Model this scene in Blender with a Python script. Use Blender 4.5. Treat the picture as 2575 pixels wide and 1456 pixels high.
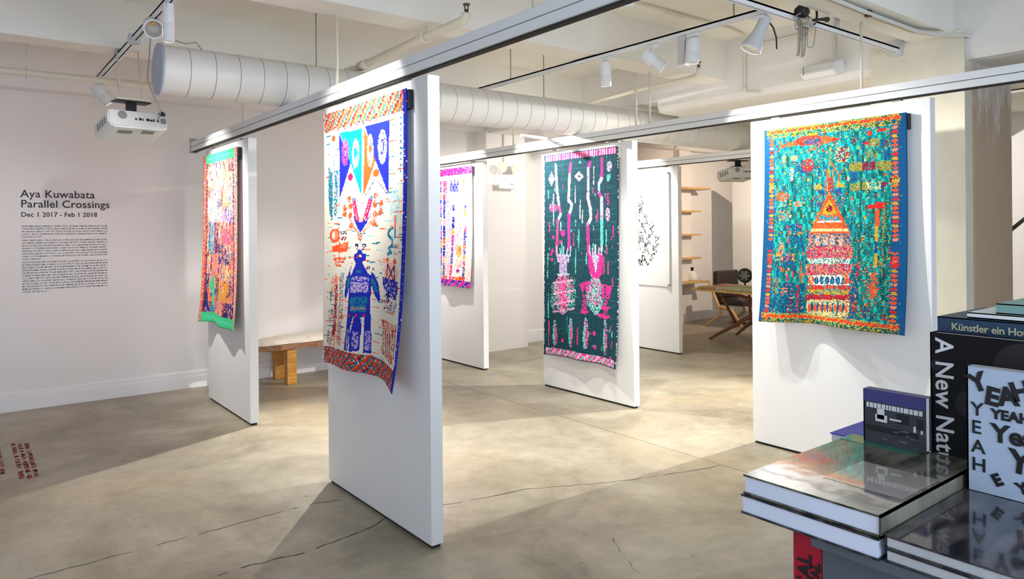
import bpy, bmesh, math, random
import numpy as np
from mathutils import Vector, Matrix

S = bpy.context.scene
COL = S.collection
for o in list(bpy.data.objects):
    bpy.data.objects.remove(o)

# ------------------------------------------------------------------ camera
W_, H_ = 2575.0, 1456.0
F_PX, YAW, ROLL, HORIZ = 1799.2, 0.65914, -0.009037, 576.68
cam_d = bpy.data.cameras.new('camera'); cam = bpy.data.objects.new('camera', cam_d); COL.objects.link(cam)
cam_d.sensor_fit = 'HORIZONTAL'; cam_d.sensor_width = 36.0
cam_d.lens = F_PX / W_ * 36.0
cam_d.shift_x = 0.0
cam_d.shift_y = -(H_ / 2 - HORIZ) / W_
cam_d.clip_start = 0.05; cam_d.clip_end = 100
fw = Vector((math.sin(YAW), math.cos(YAW), 0)); rt = Vector((math.cos(YAW), -math.sin(YAW), 0)); up = Vector((0, 0, 1))
r2 = rt * math.cos(ROLL) + up * math.sin(ROLL); u2 = up * math.cos(ROLL) - rt * math.sin(ROLL)
M = Matrix((r2, u2, -fw)).transposed().to_4x4(); M.translation = Vector((0, 0, 1.6))
cam.matrix_world = M
S.camera = cam

# ------------------------------------------------------------------ world, daylight, exposure
S.view_settings.view_transform = 'Standard'; S.view_settings.look = 'None'
S.view_settings.gamma = 1.0; S.view_settings.use_curve_mapping = False
S.view_settings.exposure = 0.0
wd = bpy.data.worlds.new('world'); S.world = wd; wd.use_nodes = True
bg = wd.node_tree.nodes['Background']; bg.inputs[0].default_value = (0.62, 0.76, 1.0, 1); bg.inputs[1].default_value = 0.5

def area(name, loc, rot, sx, sy, power, col):
    d = bpy.data.lights.new(name, 'AREA'); d.shape = 'RECTANGLE'; d.size = sx; d.size_y = sy; d.energy = power; d.color = col
    o = bpy.data.objects.new(name, d); COL.objects.link(o); o.location = loc; o.rotation_euler = rot
    return o
# daylight falling in through the street windows behind and left of the camera
area('daylight_front_window', (1.2, -2.75, 1.75), (math.radians(90), 0, 0), 5.2, 2.3, 230, (0.66, 0.80, 1.0))
area('daylight_side_window', (-2.5, 2.2, 1.75), (math.radians(90), 0, math.radians(-90)), 4.6, 2.3, 22, (0.66, 0.78, 1.0))

# ------------------------------------------------------------------ helpers
def lin(c):
    def f(v):
        v /= 255.0
        return v / 12.92 if v <= 0.04045 else ((v + 0.055) / 1.055) ** 2.4
    return (f(c[0]), f(c[1]), f(c[2]), 1.0)

def mat(name, rgb, rough=0.6, metal=0.0, noise=0.0, nscale=8.0, bump=0.0, bscale=60.0, coat=0.0, emit=0.0, spec=0.5):
    m = bpy.data.materials.new(name); m.use_nodes = True
    nt = m.node_tree; b = nt.nodes['Principled BSDF']
    c = lin(rgb)
    b.inputs['Base Color'].default_value = c; b.inputs['Roughness'].default_value = rough
    b.inputs['Metallic'].default_value = metal; b.inputs['Coat Weight'].default_value = coat
    b.inputs['Specular IOR Level'].default_value = spec
    if emit: b.inputs['Emission Color'].default_value = c; b.inputs['Emission Strength'].default_value = emit
    tc = nt.nodes.new('ShaderNodeTexCoord')
    if noise:
        n = nt.nodes.new('ShaderNodeTexNoise'); n.inputs['Scale'].default_value = nscale; n.inputs['Detail'].default_value = 6
        r = nt.nodes.new('ShaderNodeValToRGB')
        r.color_ramp.elements[0].position = 0.3; r.color_ramp.elements[1].position = 0.7
        r.color_ramp.elements[0].color = tuple(v * (1 - noise) for v in c[:3]) + (1,)
        r.color_ramp.elements[1].color = tuple(min(1, v * (1 + noise * 0.6)) for v in c[:3]) + (1,)
        nt.links.new(tc.outputs['Object'], n.inputs['Vector']); nt.links.new(n.outputs['Fac'], r.inputs['Fac'])
        nt.links.new(r.outputs['Color'], b.inputs['Base Color'])
    if bump:
        n2 = nt.nodes.new('ShaderNodeTexNoise'); n2.inputs['Scale'].default_value = bscale; n2.inputs['Detail'].default_value = 4
        bp = nt.nodes.new('ShaderNodeBump'); bp.inputs['Strength'].default_value = bump; bp.inputs['Distance'].default_value = 0.01
        nt.links.new(tc.outputs['Object'], n2.inputs['Vector']); nt.links.new(n2.outputs['Fac'], bp.inputs['Height'])
        nt.links.new(bp.outputs['Normal'], b.inputs['Normal'])
    return m

def wood(name, a, b_, scale=3.0, rough=0.5):
    m = mat(name, a, rough); nt = m.node_tree; b = nt.nodes['Principled BSDF']
    tc = nt.nodes.new('ShaderNodeTexCoord'); mp = nt.nodes.new('ShaderNodeMapping'); mp.inputs['Scale'].default_value = (1, 8, 8)
    w = nt.nodes.new('ShaderNodeTexNoise'); w.inputs['Scale'].default_value = scale; w.inputs['Detail'].default_value = 8; w.inputs['Distortion'].default_value = 1.5
    r = nt.nodes.new('ShaderNodeValToRGB'); r.color_ramp.elements[0].color = lin(a); r.color_ramp.elements[1].color = lin(b_)
    r.color_ramp.elements[0].position = .35; r.color_ramp.elements[1].position = .65
    nt.links.new(tc.outputs['Object'], mp.inputs[0]); nt.links.new(mp.outputs[0], w.inputs['Vector'])
    nt.links.new(w.outputs['Fac'], r.inputs[0]); nt.links.new(r.outputs[0], b.inputs['Base Color'])
    return m

class MB:
    """collects shapes into one mesh"""
    def __init__(s): s.bm = bmesh.new()
    def box(s, x0, x1, y0, y1, z0, z1, bev=0.0):
        g = bmesh.ops.create_cube(s.bm, size=1.0)
        for v in g['verts']:
            v.co = Vector((x0 + (v.co.x + .5) * (x1 - x0), y0 + (v.co.y + .5) * (y1 - y0), z0 + (v.co.z + .5) * (z1 - z0)))
        if bev:
            es = list({e for v in g['verts'] for e in v.link_edges})
            bmesh.ops.bevel(s.bm, geom=es, offset=bev, segments=2, profile=.5, affect='EDGES')
        return s
    def tube(s, pts, r, n=10, caps=True):
        pts = [Vector(p) for p in pts]; rr = r if isinstance(r, (list, tuple)) else [r] * len(pts)
        rings = []; prev = None
        for i, p in enumerate(pts):
            if i == 0: t = pts[1] - p
            elif i == len(pts) - 1: t = p - pts[i - 1]
            else: t = (pts[i + 1] - p).normalized() + (p - pts[i - 1]).normalized()
            t.normalize()
            a = prev if prev else (Vector((0, 0, 1)) if abs(t.z) < .9 else Vector((1, 0, 0)))
            a = (a - t * a.dot(t)).normalized(); b = t.cross(a); prev = a
            rings.append([s.bm.verts.new(p + (a * math.cos(2 * math.pi * k / n) + b * math.sin(2 * math.pi * k / n)) * rr[i]) for k in range(n)])
        for A, B in zip(rings[:-1], rings[1:]):
            for k in range(n):
                f = s.bm.faces.new((A[k], A[(k + 1) % n], B[(k + 1) % n], B[k])); f.smooth = True
        if caps:
            s.bm.faces.new(list(reversed(rings[0]))); s.bm.faces.new(rings[-1])
        return s
    def ring(s, c, d, ro, ri, h, n=24):
        d = Vector(d).normalized(); a = d.orthogonal().normalized(); b = d.cross(a); R = []
        for r, z in ((ro, 0), (ro, h), (ri, h), (ri, 0)):
            R.append([s.bm.verts.new(Vector(c) + d * z + (a * math.cos(2 * math.pi * k / n) + b * math.sin(2 * math.pi * k / n)) * r) for k in range(n)])
        for i in range(4):
            A, B = R[i], R[(i + 1) % 4]
            for k in range(n): s.bm.faces.new((A[k], A[(k + 1) % n], B[(k + 1) % n], B[k]))
        return s
    def prism(s, poly, axis, a0, a1):
        def mk(p, a):
            return (a, p[0], p[1]) if axis == 'x' else ((p[0], a, p[1]) if axis == 'y' else (p[0], p[1], a))
        A = [s.bm.verts.new(mk(p, a0)) for p in poly]; B = [s.bm.verts.new(mk(p, a1)) for p in poly]; n = len(poly)
        s.bm.faces.new(A); s.bm.faces.new(list(reversed(B)))
        for k in range(n): s.bm.faces.new((A[k], B[k], B[(k + 1) % n], A[(k + 1) % n]))
        return s
    def quad(s, pts):
        s.bm.faces.new([s.bm.verts.new(p) for p in pts]); return s
    def build(s, name, m, parent=None):
        bmesh.ops.recalc_face_normals(s.bm, faces=s.bm.faces)
        me = bpy.data.meshes.new(name); s.bm.to_mesh(me); s.bm.free()
        o = bpy.data.objects.new(name, me); COL.objects.link(o)
        if m: me.materials.append(m)
        if parent: o.parent = parent; o.matrix_parent_inverse = Matrix.Translation(-parent.location)
        return o

def tag(o, label=None, cat=None, group=None, kind=None):
    if label: o['label'] = label
    if cat: o['category'] = cat
    if group: o['group'] = group
    if kind: o['kind'] = kind
    return o
def thing(name, loc, label, cat, group=None):
    o = bpy.data.objects.new(name, None); COL.objects.link(o); o.location = loc; o.empty_display_size = .1
    return tag(o, label, cat, group)
def structure(o): o['kind'] = 'structure'; return o

def text_obj(name, body, size, m, origin, xdir, ydir, parent=None, spacing=1.0, line=1.0, align='LEFT', bold=0.0, extr=0.0006):
    cu = bpy.data.curves.new(name, 'FONT'); cu.body = body; cu.size = size; cu.space_character = spacing; cu.space_line = line
    cu.align_x = align; cu.offset = bold; cu.extrude = extr; cu.resolution_u = 3
    t = bpy.data.objects.new(name, cu); COL.objects.link(t)
    bpy.context.view_layer.update()
    me = bpy.data.meshes.new_from_object(t.evaluated_get(bpy.context.evaluated_depsgraph_get()))
    bpy.data.objects.remove(t); bpy.data.curves.remove(cu)
    x = Vector(xdir).normalized(); y = Vector(ydir).normalized(); z = x.cross(y)
    R = Matrix((x, y, z)).transposed().to_4x4(); R.translation = Vector(origin)
    me.transform(R); me.materials.clear(); me.materials.append(m); me.name = name
    o = bpy.data.objects.new(name, me); COL.objects.link(o)
    if parent: o.parent = parent; o.matrix_parent_inverse = Matrix.Translation(-parent.location)
    return o

# ------------------------------------------------------------------ materials
PLASTER = mat('painted_plaster', (236, 232, 226), .75, noise=.03, nscale=2, bump=.08, bscale=25)
WALLP = mat('wall_paint', (238, 234, 232), .7, noise=.015, nscale=1.5, bump=.03, bscale=40)
CEILP = mat('ceiling_paint', (242, 238, 228), .8, noise=.04, nscale=1.2, bump=.08, bscale=18)
COLUMNP = mat('column_paint', (226, 219, 200), .75, noise=.06, nscale=6, bump=.25, bscale=30)
PANELP = mat('panel_paint', (243, 243, 243), .55)
TRIMW = mat('trim_white', (240, 239, 240), .45)
RAILW = mat('rail_white', (238, 239, 240), .35, spec=.4)
LAMPW = mat('lamp_white', (236, 236, 236), .4)
LAMPG = mat('lamp_grey', (206, 208, 208), .45)
DUCTW = mat('duct_white', (232, 230, 224), .5, bump=.05, bscale=12)
DUCTB = mat('duct_cap_blue', (178, 186, 205), .5)
DARK = mat('black_metal', (22, 21, 22), .5)
SLOT = mat('dark_slot', (45, 42, 38), .8)
PIPEW = mat('pipe_cream', (228, 220, 200), .55)
BRASS = mat('sprinkler_bronze', (96, 70, 48), .4, .6)
STEEL = mat('galvanised_steel', (160, 160, 160), .4, .7)
CABLE = mat('grey_cable', (168, 160, 146), .6)
PLASTIC = mat('projector_white', (226, 226, 222), .4)
GRILLE = mat('grille_grey', (138, 138, 138), .6)
LENS = mat('lens_glass', (20, 22, 26), .05, coat=1)
GLOW = mat('lamp_glow', (255, 244, 226), .5, emit=6)
INNER = mat('lamp_reflector', (190, 188, 180), .35)
AMBER = mat('amber_filter', (214, 160, 40), .4)
OAK = wood('oak', (196, 152, 92), (226, 186, 124))
ORANGEW = wood('bench_leg_wood', (182, 122, 44), (214, 156, 72))
SLABW = wood('bench_slab_wood', (120, 82, 54), (168, 122, 84))
WALNUT = wood('walnut', (98, 56, 34), (148, 92, 60))
FLEECE = mat('fleece', (246, 238, 222), .95, noise=.08, nscale=14, bump=.25, bscale=50)
LEATHER = mat('dark_leather', (44, 26, 26), .4)
INK = mat('black_ink', (28, 26, 30), .7)
TXT = mat('vinyl_lettering', (44, 41, 46), .7)
REDV = mat('red_vinyl', (168, 36, 46), .6)
PAPER = mat('paper', (244, 244, 244), .7)
BLACKPL = mat('black_plastic', (26, 27, 26), .35)

# concrete floor
def concrete():
    m = bpy.data.materials.new('polished_concrete'); m.use_nodes = True; nt = m.node_tree; b = nt.nodes['Principled BSDF']
    N, L = nt.nodes, nt.links
    tc = N.new('ShaderNodeTexCoord')
    def noise(sc, det, dist=0, rough=.6):
        n = N.new('ShaderNodeTexNoise'); n.inputs['Scale'].default_value = sc; n.inputs['Detail'].default_value = det
        n.inputs['Distortion'].default_value = dist; n.inputs['Roughness'].default_value = rough
        L.new(tc.outputs['Object'], n.inputs['Vector']); return n
    def ramp(src, p0, c0, p1, c1):
        r = N.new('ShaderNodeValToRGB'); r.color_ramp.elements[0].position = p0; r.color_ramp.elements[0].color = c0
        r.color_ramp.elements[1].position = p1; r.color_ramp.elements[1].color = c1; L.new(src.outputs['Fac'], r.inputs[0]); return r
    def mix(t, fac, a, bb):
        x = N.new('ShaderNodeMix'); x.data_type = 'RGBA'; x.blend_type = t
        if isinstance(fac, float): x.inputs[0].default_value = fac
        else: L.new(fac, x.inputs[0])
        L.new(a, x.inputs[6])
        if isinstance(bb, tuple): x.inputs[7].default_value = bb
        else: L.new(bb, x.inputs[7])
        return x
    r1 = ramp(noise(1.1, 10, .8, .65), .32, lin((136, 127, 108)), .68, lin((184, 176, 157)))
    r2 = ramp(noise(.55, 5, .4), .5, (0, 0, 0, 1), .75, (1, 1, 1, 1))
    m1 = mix('MIX', r2.outputs[0], r1.outputs[0], lin((168, 150, 118)))
    r3 = ramp(noise(7, 10, .2, .75), .35, (.80, .80, .80, 1), .65, (1.12, 1.12, 1.12, 1))
    m2 = mix('MULTIPLY', .75, m1.outputs[2], r3.outputs[0])
    r4 = ramp(noise(24, 4, 0, .5), .70, (0, 0, 0, 1), .76, (1, 1, 1, 1))
    m3 = mix('MIX', r4.outputs[0], m2.outputs[2], lin((110, 97, 78)))
    L.new(m3.outputs[2], b.inputs['Base Color'])
    r5 = ramp(noise(2.5, 6), .3, (.28, .28, .28, 1), .7, (.5, .5, .5, 1)); L.new(r5.outputs[0], b.inputs['Roughness'])
    b.inputs['Specular IOR Level'].default_value = .35
    n = noise(45, 5); bp = N.new('ShaderNodeBump'); bp.inputs['Strength'].default_value = .06; bp.inputs['Distance'].default_value = .01
    L.new(n.outputs['Fac'], bp.inputs['Height']); L.new(bp.outputs['Normal'], b.inputs['Normal'])
    return m
CONC = concrete()
def peeling():
    m = mat('peeling_plaster', (150, 132, 112), .9); nt = m.node_tree; b = nt.nodes['Principled BSDF']; N, L = nt.nodes, nt.links
    tc = N.new('ShaderNodeTexCoord'); n = N.new('ShaderNodeTexNoise'); n.inputs['Scale'].default_value = 16; n.inputs['Detail'].default_value = 12; n.inputs['Roughness'].default_value = .7
    mp = N.new('ShaderNodeMapping'); mp.inputs['Scale'].default_value = (1, 1, .3)
    L.new(tc.outputs['Object'], mp.inputs[0]); L.new(mp.outputs[0], n.inputs['Vector'])
    sx = N.new('ShaderNodeSeparateXYZ'); L.new(tc.outputs['Object'], sx.inputs[0])
    mr = N.new('ShaderNodeMapRange'); mr.inputs[1].default_value = 1.9; mr.inputs[2].default_value = 2.7; mr.inputs[3].default_value = -.22; mr.inputs[4].default_value = .10
    L.new(sx.outputs['Z'], mr.inputs[0])
    ad = N.new('ShaderNodeMath'); ad.operation = 'ADD'; L.new(n.outputs['Fac'], ad.inputs[0]); L.new(mr.outputs[0], ad.inputs[1])
    r = N.new('ShaderNodeValToRGB'); r.color_ramp.elements[0].position = .44; r.color_ramp.elements[1].position = .62
    r.color_ramp.elements[0].color = lin((190, 168, 142)); r.color_ramp.elements[1].color = lin((216, 210, 202))
    L.new(ad.outputs[0], r.inputs[0]); L.new(r.outputs[0], b.inputs['Base Color'])
    return m
PEEL = peeling()
MOTIF = {
 't1': [
  ('p',[(0.221,0.091),(0.37,0.216),(0.23,0.344)],'blue',1),
  ('p',[(0.227,0.09),(0.512,0.096),(0.51,0.34),(0.37,0.216)],'teal',1),
  ('e',[(0.299,0.171),(0.049,0.052)],'pink',0.75),
  ('e',[(0.299,0.173),(0.015,0.021)],'blue',1),
  ('e',[(0.299,0.174),(0.006,0.014)],'cream',1),
  ('e',[(0.436,0.184),(0.047,0.059)],'lpink',0.75),
  ('e',[(0.436,0.181),(0.022,0.019)],'teal',1),
  ('e',[(0.368,0.268),(0.036,0.014)],'mag',1),
  ('e',[(0.675,0.267),(0.038,0.014)],'orange',1),
  ('p',[(0.541,0.095),(0.667,0.222),(0.533,0.349)],'orange',1),
  ('p',[(0.551,0.091),(0.824,0.089),(0.821,0.349),(0.667,0.222)],'blue',1),
  ('e',[(0.609,0.183),(0.036,0.06)],'cream',0.85),
  ('e',[(0.609,0.177),(0.018,0.015)],'orange',1),
  ('e',[(0.748,0.178),(0.052,0.061)],'cream',0.8),
  ('e',[(0.748,0.178),(0.018,0.03)],'blue',1),
  ('e',[(0.748,0.178),(0.007,0.019)],'cream',1),
  ('p',[(0.369,0.225),(0.471,0.339),(0.251,0.342)],'cream',1),
  ('p',[(0.671,0.232),(0.8,0.344),(0.552,0.347)],'cream',1),
  ('e',[(0.368,0.268),(0.036,0.014)],'mag',1),
  ('e',[(0.675,0.267),(0.038,0.014)],'orange',1),
  ('l',[(0.67,0.284),(0.812,0.349),0.006],'navy',0.6),
  ('l',[(0.67,0.284),(0.548,0.35),0.006],'navy',0.6),
  ('l',[(0.368,0.285),(0.476,0.343),0.005],'lpink',0.7),
  ('l',[(0.368,0.285),(0.24,0.344),0.005],'lpink',0.7),
  ('e',[(0.211,0.072),(0.014,0.011)],'mag',0.75),
  ('e',[(0.296,0.072),(0.013,0.01)],'mag',0.75),
  ('e',[(0.377,0.071),(0.013,0.011)],'mag',0.75),
  ('e',[(0.456,0.071),(0.013,0.01)],'mag',0.75),
  ('e',[(0.533,0.071),(0.012,0.01)],'mag',0.75),
  ('e',[(0.607,0.07),(0.012,0.01)],'mag',0.75),
  ('e',[(0.68,0.07),(0.011,0.01)],'mag',0.75),
  ('e',[(0.75,0.07),(0.011,0.009)],'mag',0.75),
  ('e',[(0.818,0.069),(0.01,0.01)],'mag',0.75),
  ('e',[(0.144,0.106),(0.025,0.012)],'orange',1),
  ('l',[(0.149,0.123),(0.151,0.225),0.01],'teal2',1),
  ('p',[(0.067,0.213),(0.129,0.241),(0.134,0.428),(0.084,0.403),(0.069,0.34)],'teal2',0.9),
  ('p',[(0.162,0.236),(0.206,0.238),(0.2,0.413),(0.156,0.412)],'teal2',0.72),
  ('e',[(0.901,0.141),(0.045,0.087)],'lpink',0.45),
  ('e',[(0.943,0.092),(0.008,0.004)],'teal2',1),
  ('e',[(0.942,0.112),(0.008,0.004)],'teal2',1),
  ('e',[(0.942,0.132),(0.008,0.004)],'teal2',1),
  ('e',[(0.941,0.152),(0.008,0.004)],'teal2',1),
  ('e',[(0.941,0.172),(0.008,0.004)],'teal2',1),
  ('e',[(0.94,0.192),(0.008,0.004)],'teal2',1),
  ('e',[(0.94,0.212),(0.008,0.004)],'teal2',1),
  ('e',[(0.939,0.231),(0.008,0.004)],'teal2',1),
  ('e',[(0.939,0.251),(0.008,0.004)],'teal2',1),
  ('e',[(0.938,0.271),(0.008,0.004)],'teal2',1),
  ('e',[(0.886,0.388),(0.049,0.062)],'pale',0.55),
  ('p',[(0.391,0.359),(0.436,0.352),(0.497,0.439),(0.453,0.447)],'mag',1),
  ('p',[(0.594,0.354),(0.645,0.351),(0.583,0.428),(0.526,0.443)],'mag',1),
  ('l',[(0.411,0.364),(0.468,0.431),0.012],'cream',0.35),
  ('l',[(0.617,0.359),(0.55,0.429),0.012],'cream',0.35),
  ('e',[(0.411,0.355),(0.02,0.007)],'steel',1),
  ('e',[(0.622,0.354),(0.019,0.008)],'steel',1),
  ('p',[(0.409,0.408),(0.458,0.438),(0.511,0.442),(0.573,0.436),(0.625,0.406),(0.573,0.447),(0.51,0.482),(0.448,0.446)],'blue',1),
  ('e',[(0.511,0.461),(0.029,0.014)],'blue',1),
  ('e',[(0.355,0.352),(0.028,0.012)],'orange',0.9),
  ('e',[(0.303,0.385),(0.028,0.013)],'orange',0.9),
  ('e',[(0.375,0.381),(0.028,0.012)],'orange',0.9),
  ('e',[(0.297,0.408),(0.028,0.012)],'orange',0.9),
  ('e',[(0.374,0.414),(0.028,0.012)],'orange',0.9),
  ('e',[(0.388,0.454),(0.027,0.012)],'orange',0.9),
  ('e',[(0.672,0.349),(0.025,0.012)],'orange',0.9),
  ('e',[(0.662,0.379),(0.025,0.013)],'orange',0.9),
  ('e',[(0.738,0.377),(0.024,0.012)],'orange',0.9),
  ('e',[(0.662,0.412),(0.024,0.013)],'orange',0.9),
  ('e',[(0.733,0.405),(0.024,0.012)],'orange',0.9),
  ('e',[(0.656,0.449),(0.025,0.012)],'orange',0.9),
  ('p',[(0.343,0.419),(0.408,0.438),(0.501,0.479),(0.481,0.491),(0.393,0.456)],'salmon',0.7),
  ('p',[(0.702,0.412),(0.67,0.44),(0.539,0.485),(0.52,0.477),(0.624,0.434)],'salmon',0.7),
  ('p',[(0.486,0.485),(0.534,0.485),(0.529,0.506),(0.509,0.519),(0.49,0.506)],'orange',0.75),
  ('e',[(0.171,0.49),(0.081,0.028)],'orange',1),
  ('e',[(0.171,0.489),(0.049,0.02)],'salmon',1),
  ('e',[(0.16,0.489),(0.011,0.015)],'cream',1),
  ('e',[(0.137,0.489),(0.009,0.014)],'cream',1),
  ('e',[(0.278,0.482),(0.048,0.028)],'cream',1),
  ('p',[(0.247,0.472),(0.331,0.472),(0.331,0.485),(0.247,0.486)],'navy',0.6),
  ('p',[(0.252,0.495),(0.33,0.495),(0.33,0.511),(0.251,0.512)],'maroon',0.55),
  ('p',[(0.136,0.533),(0.224,0.526),(0.35,0.515),(0.355,0.542),(0.339,0.553),(0.135,0.555)],'orange',1),
  ('p',[(0.245,0.524),(0.329,0.523),(0.329,0.54),(0.245,0.541)],'salmon',0.8),
  ('l',[(0.235,0.516),(0.238,0.59),0.012],'orange',1),
  ('p',[(0.157,0.578),(0.328,0.574),(0.328,0.585),(0.156,0.589)],'orange',0.8),
  ('p',[(0.173,0.591),(0.307,0.588),(0.306,0.599),(0.172,0.602)],'red',0.6),
  ('p',[(0.189,0.605),(0.264,0.603),(0.264,0.611),(0.189,0.613)],'orange',0.8),
  ('p',[(0.451,0.524),(0.495,0.523),(0.494,0.536),(0.45,0.537)],'navy',0.75),
  ('p',[(0.533,0.523),(0.576,0.523),(0.575,0.536),(0.533,0.536)],'navy',0.75),
  ('l',[(0.47,0.538),(0.508,0.555),0.01],'navy',0.7),
  ('l',[(0.556,0.537),(0.513,0.555),0.01],'navy',0.7),
  ('p',[(0.509,0.541),(0.546,0.559),(0.574,0.561),(0.574,0.58),(0.54,0.591),(0.559,0.606),(0.6,0.631),(0.628,0.641),(0.619,0.781),(0.403,0.795),(0.397,0.652),(0.427,0.636),(0.458,0.612),(0.478,0.594),(0.449,0.584),(0.449,0.563),(0.474,0.559)],'blue',1),
  ('p',[(0.484,0.563),(0.503,0.563),(0.503,0.574),(0.483,0.575)],'red',1),
  ('p',[(0.508,0.562),(0.532,0.562),(0.531,0.574),(0.508,0.574)],'cream',0.8),
  ('e',[(0.506,0.627),(0.029,0.004)],'teal2',1),
  ('p',[(0.398,0.622),(0.372,0.641),(0.34,0.671),(0.334,0.721),(0.354,0.738),(0.385,0.709),(0.422,0.663)],'blue',1),
  ('p',[(0.382,0.647),(0.355,0.683),(0.38,0.703),(0.416,0.666)],'teal2',0.8),
  ('p',[(0.628,0.622),(0.664,0.635),(0.708,0.667),(0.729,0.716),(0.706,0.732),(0.662,0.705),(0.613,0.659)],'blue',1),
  ('p',[(0.637,0.641),(0.686,0.67),(0.702,0.7),(0.663,0.691),(0.622,0.661)],'teal2',0.8),
  ('p',[(0.388,0.611),(0.418,0.61),(0.418,0.622),(0.388,0.623)],'navy',0.55),
  ('p',[(0.582,0.606),(0.615,0.605),(0.615,0.616),(0.582,0.617)],'navy',0.55),
  ('p',[(0.633,0.607),(0.66,0.606),(0.66,0.615),(0.633,0.616)],'navy',0.55),
  ('p',[(0.427,0.648),(0.605,0.642),(0.604,0.658),(0.427,0.664)],'lilac',0.55),
  ('p',[(0.421,0.669),(0.599,0.662),(0.598,0.7),(0.42,0.708)],'lilac',0.75),
  ('p',[(0.43,0.725),(0.593,0.717),(0.592,0.744),(0.429,0.753)],'teal2',0.75),
  ('p',[(0.434,0.754),(0.588,0.746),(0.587,0.772),(0.433,0.781)],'teal2',0.9),
  ('p',[(0.443,0.763),(0.578,0.755),(0.578,0.765),(0.443,0.773)],'salmon',0.5),
  ('p',[(0.403,0.792),(0.628,0.778),(0.628,0.789),(0.402,0.804)],'blue',1),
  ('p',[(0.402,0.801),(0.477,0.796),(0.456,0.829),(0.443,0.929),(0.393,0.929)],'blue',1),
  ('p',[(0.486,0.798),(0.539,0.795),(0.553,0.823),(0.545,0.92),(0.458,0.929),(0.455,0.865)],'blue',1),
  ('p',[(0.572,0.79),(0.628,0.786),(0.633,0.922),(0.573,0.926)],'blue',1),
  ('p',[(0.416,0.85),(0.441,0.848),(0.439,0.922),(0.414,0.924)],'lilac',0.6),
  ('p',[(0.48,0.851),(0.533,0.847),(0.531,0.914),(0.478,0.919)],'lilac',0.6),
  ('p',[(0.58,0.844),(0.626,0.84),(0.624,0.911),(0.578,0.916)],'lilac',0.6),
  ('e',[(0.432,0.796),(0.01,0.006)],'red',1),
  ('e',[(0.501,0.791),(0.01,0.006)],'red',1),
  ('e',[(0.572,0.787),(0.01,0.006)],'red',1),
  ('p',[(0.177,0.638),(0.22,0.637),(0.211,0.93),(0.167,0.934)],'orange',0.55),
  ('p',[(0.186,0.684),(0.23,0.682),(0.224,0.867),(0.18,0.871)],'maroon',0.7),
  ('p',[(0.241,0.651),(0.273,0.65),(0.265,0.91),(0.233,0.913)],'salmon',0.6),
  ('p',[(0.263,0.635),(0.316,0.634),(0.307,0.922),(0.254,0.926)],'teal2',0.5),
  ('p',[(0.292,0.718),(0.323,0.716),(0.317,0.921),(0.286,0.924)],'orange',0.4),
  ('p',[(0.097,0.711),(0.152,0.709),(0.151,0.748),(0.095,0.751)],'teal2',0.6),
  ('p',[(0.121,0.655),(0.165,0.654),(0.164,0.708),(0.119,0.71)],'orange',0.4),
  ('p',[(0.066,0.784),(0.172,0.778),(0.171,0.832),(0.064,0.84)],'navy',0.35),
  ('p',[(0.057,0.872),(0.147,0.865),(0.145,0.928),(0.055,0.935)],'maroon',0.35),
  ('p',[(0.148,0.842),(0.203,0.838),(0.202,0.884),(0.147,0.889)],'maroon',0.8),
  ('l',[(0.868,0.462),(0.826,0.474),(0.825,0.489),(0.867,0.504),(0.866,0.52),(0.832,0.534),(0.861,0.547),(0.823,0.553),0.018],'teal2',0.85),
  ('l',[(0.893,0.422),(0.892,0.469),0.014],'orange',1),
  ('l',[(0.892,0.469),(0.891,0.498),0.014],'teal2',1),
  ('l',[(0.891,0.498),(0.89,0.563),0.01],'pale',0.8),
  ('e',[(0.855,0.62),(0.078,0.041)],'lpink',0.95),
  ('e',[(0.819,0.574),(0.016,0.009)],'orange',1),
  ('e',[(0.897,0.577),(0.017,0.01)],'orange',1),
  ('l',[(0.822,0.589),(0.804,0.653),0.012],'maroon',1),
  ('l',[(0.893,0.592),(0.903,0.656),0.012],'maroon',1),
  ('l',[(0.822,0.589),(0.895,0.646),0.01],'navy',1),
  ('l',[(0.893,0.592),(0.821,0.649),0.01],'navy',1),
  ('p',[(0.761,0.634),(0.94,0.644),(0.943,0.681),(0.906,0.712),(0.87,0.691),(0.835,0.724),(0.794,0.681),(0.761,0.662)],'blue',0.8),
  ('p',[(0.777,0.691),(0.935,0.684),(0.933,0.748),(0.775,0.758)],'navy',0.28),
  ('p',[(0.753,0.784),(0.764,0.783),(0.76,0.91),(0.749,0.911)],'orange',0.8),
  ('p',[(0.77,0.784),(0.781,0.783),(0.778,0.911),(0.766,0.912)],'maroon',0.8),
  ('p',[(0.787,0.785),(0.798,0.784),(0.795,0.913),(0.784,0.914)],'orange',0.8),
  ('p',[(0.804,0.785),(0.815,0.784),(0.812,0.914),(0.801,0.915)],'maroon',0.8),
  ('p',[(0.821,0.785),(0.832,0.785),(0.828,0.915),(0.817,0.916)],'orange',0.8),
  ('p',[(0.838,0.786),(0.849,0.785),(0.845,0.916),(0.834,0.917)],'maroon',0.8),
  ('p',[(0.855,0.786),(0.865,0.786),(0.862,0.917),(0.851,0.918)],'orange',0.8),
  ('p',[(0.871,0.787),(0.882,0.786),(0.878,0.918),(0.867,0.919)],'maroon',0.8),
  ('p',[(0.888,0.787),(0.898,0.786),(0.894,0.919),(0.884,0.92)],'orange',0.8),
  ('p',[(0.904,0.787),(0.914,0.787),(0.911,0.92),(0.9,0.922)],'maroon',0.8),
  ('p',[(0.92,0.788),(0.93,0.787),(0.927,0.922),(0.916,0.923)],'orange',0.8),
  ('p',[(0.936,0.788),(0.946,0.788),(0.943,0.923),(0.932,0.924)],'maroon',0.8),
 ],
 'tR': [
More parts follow.
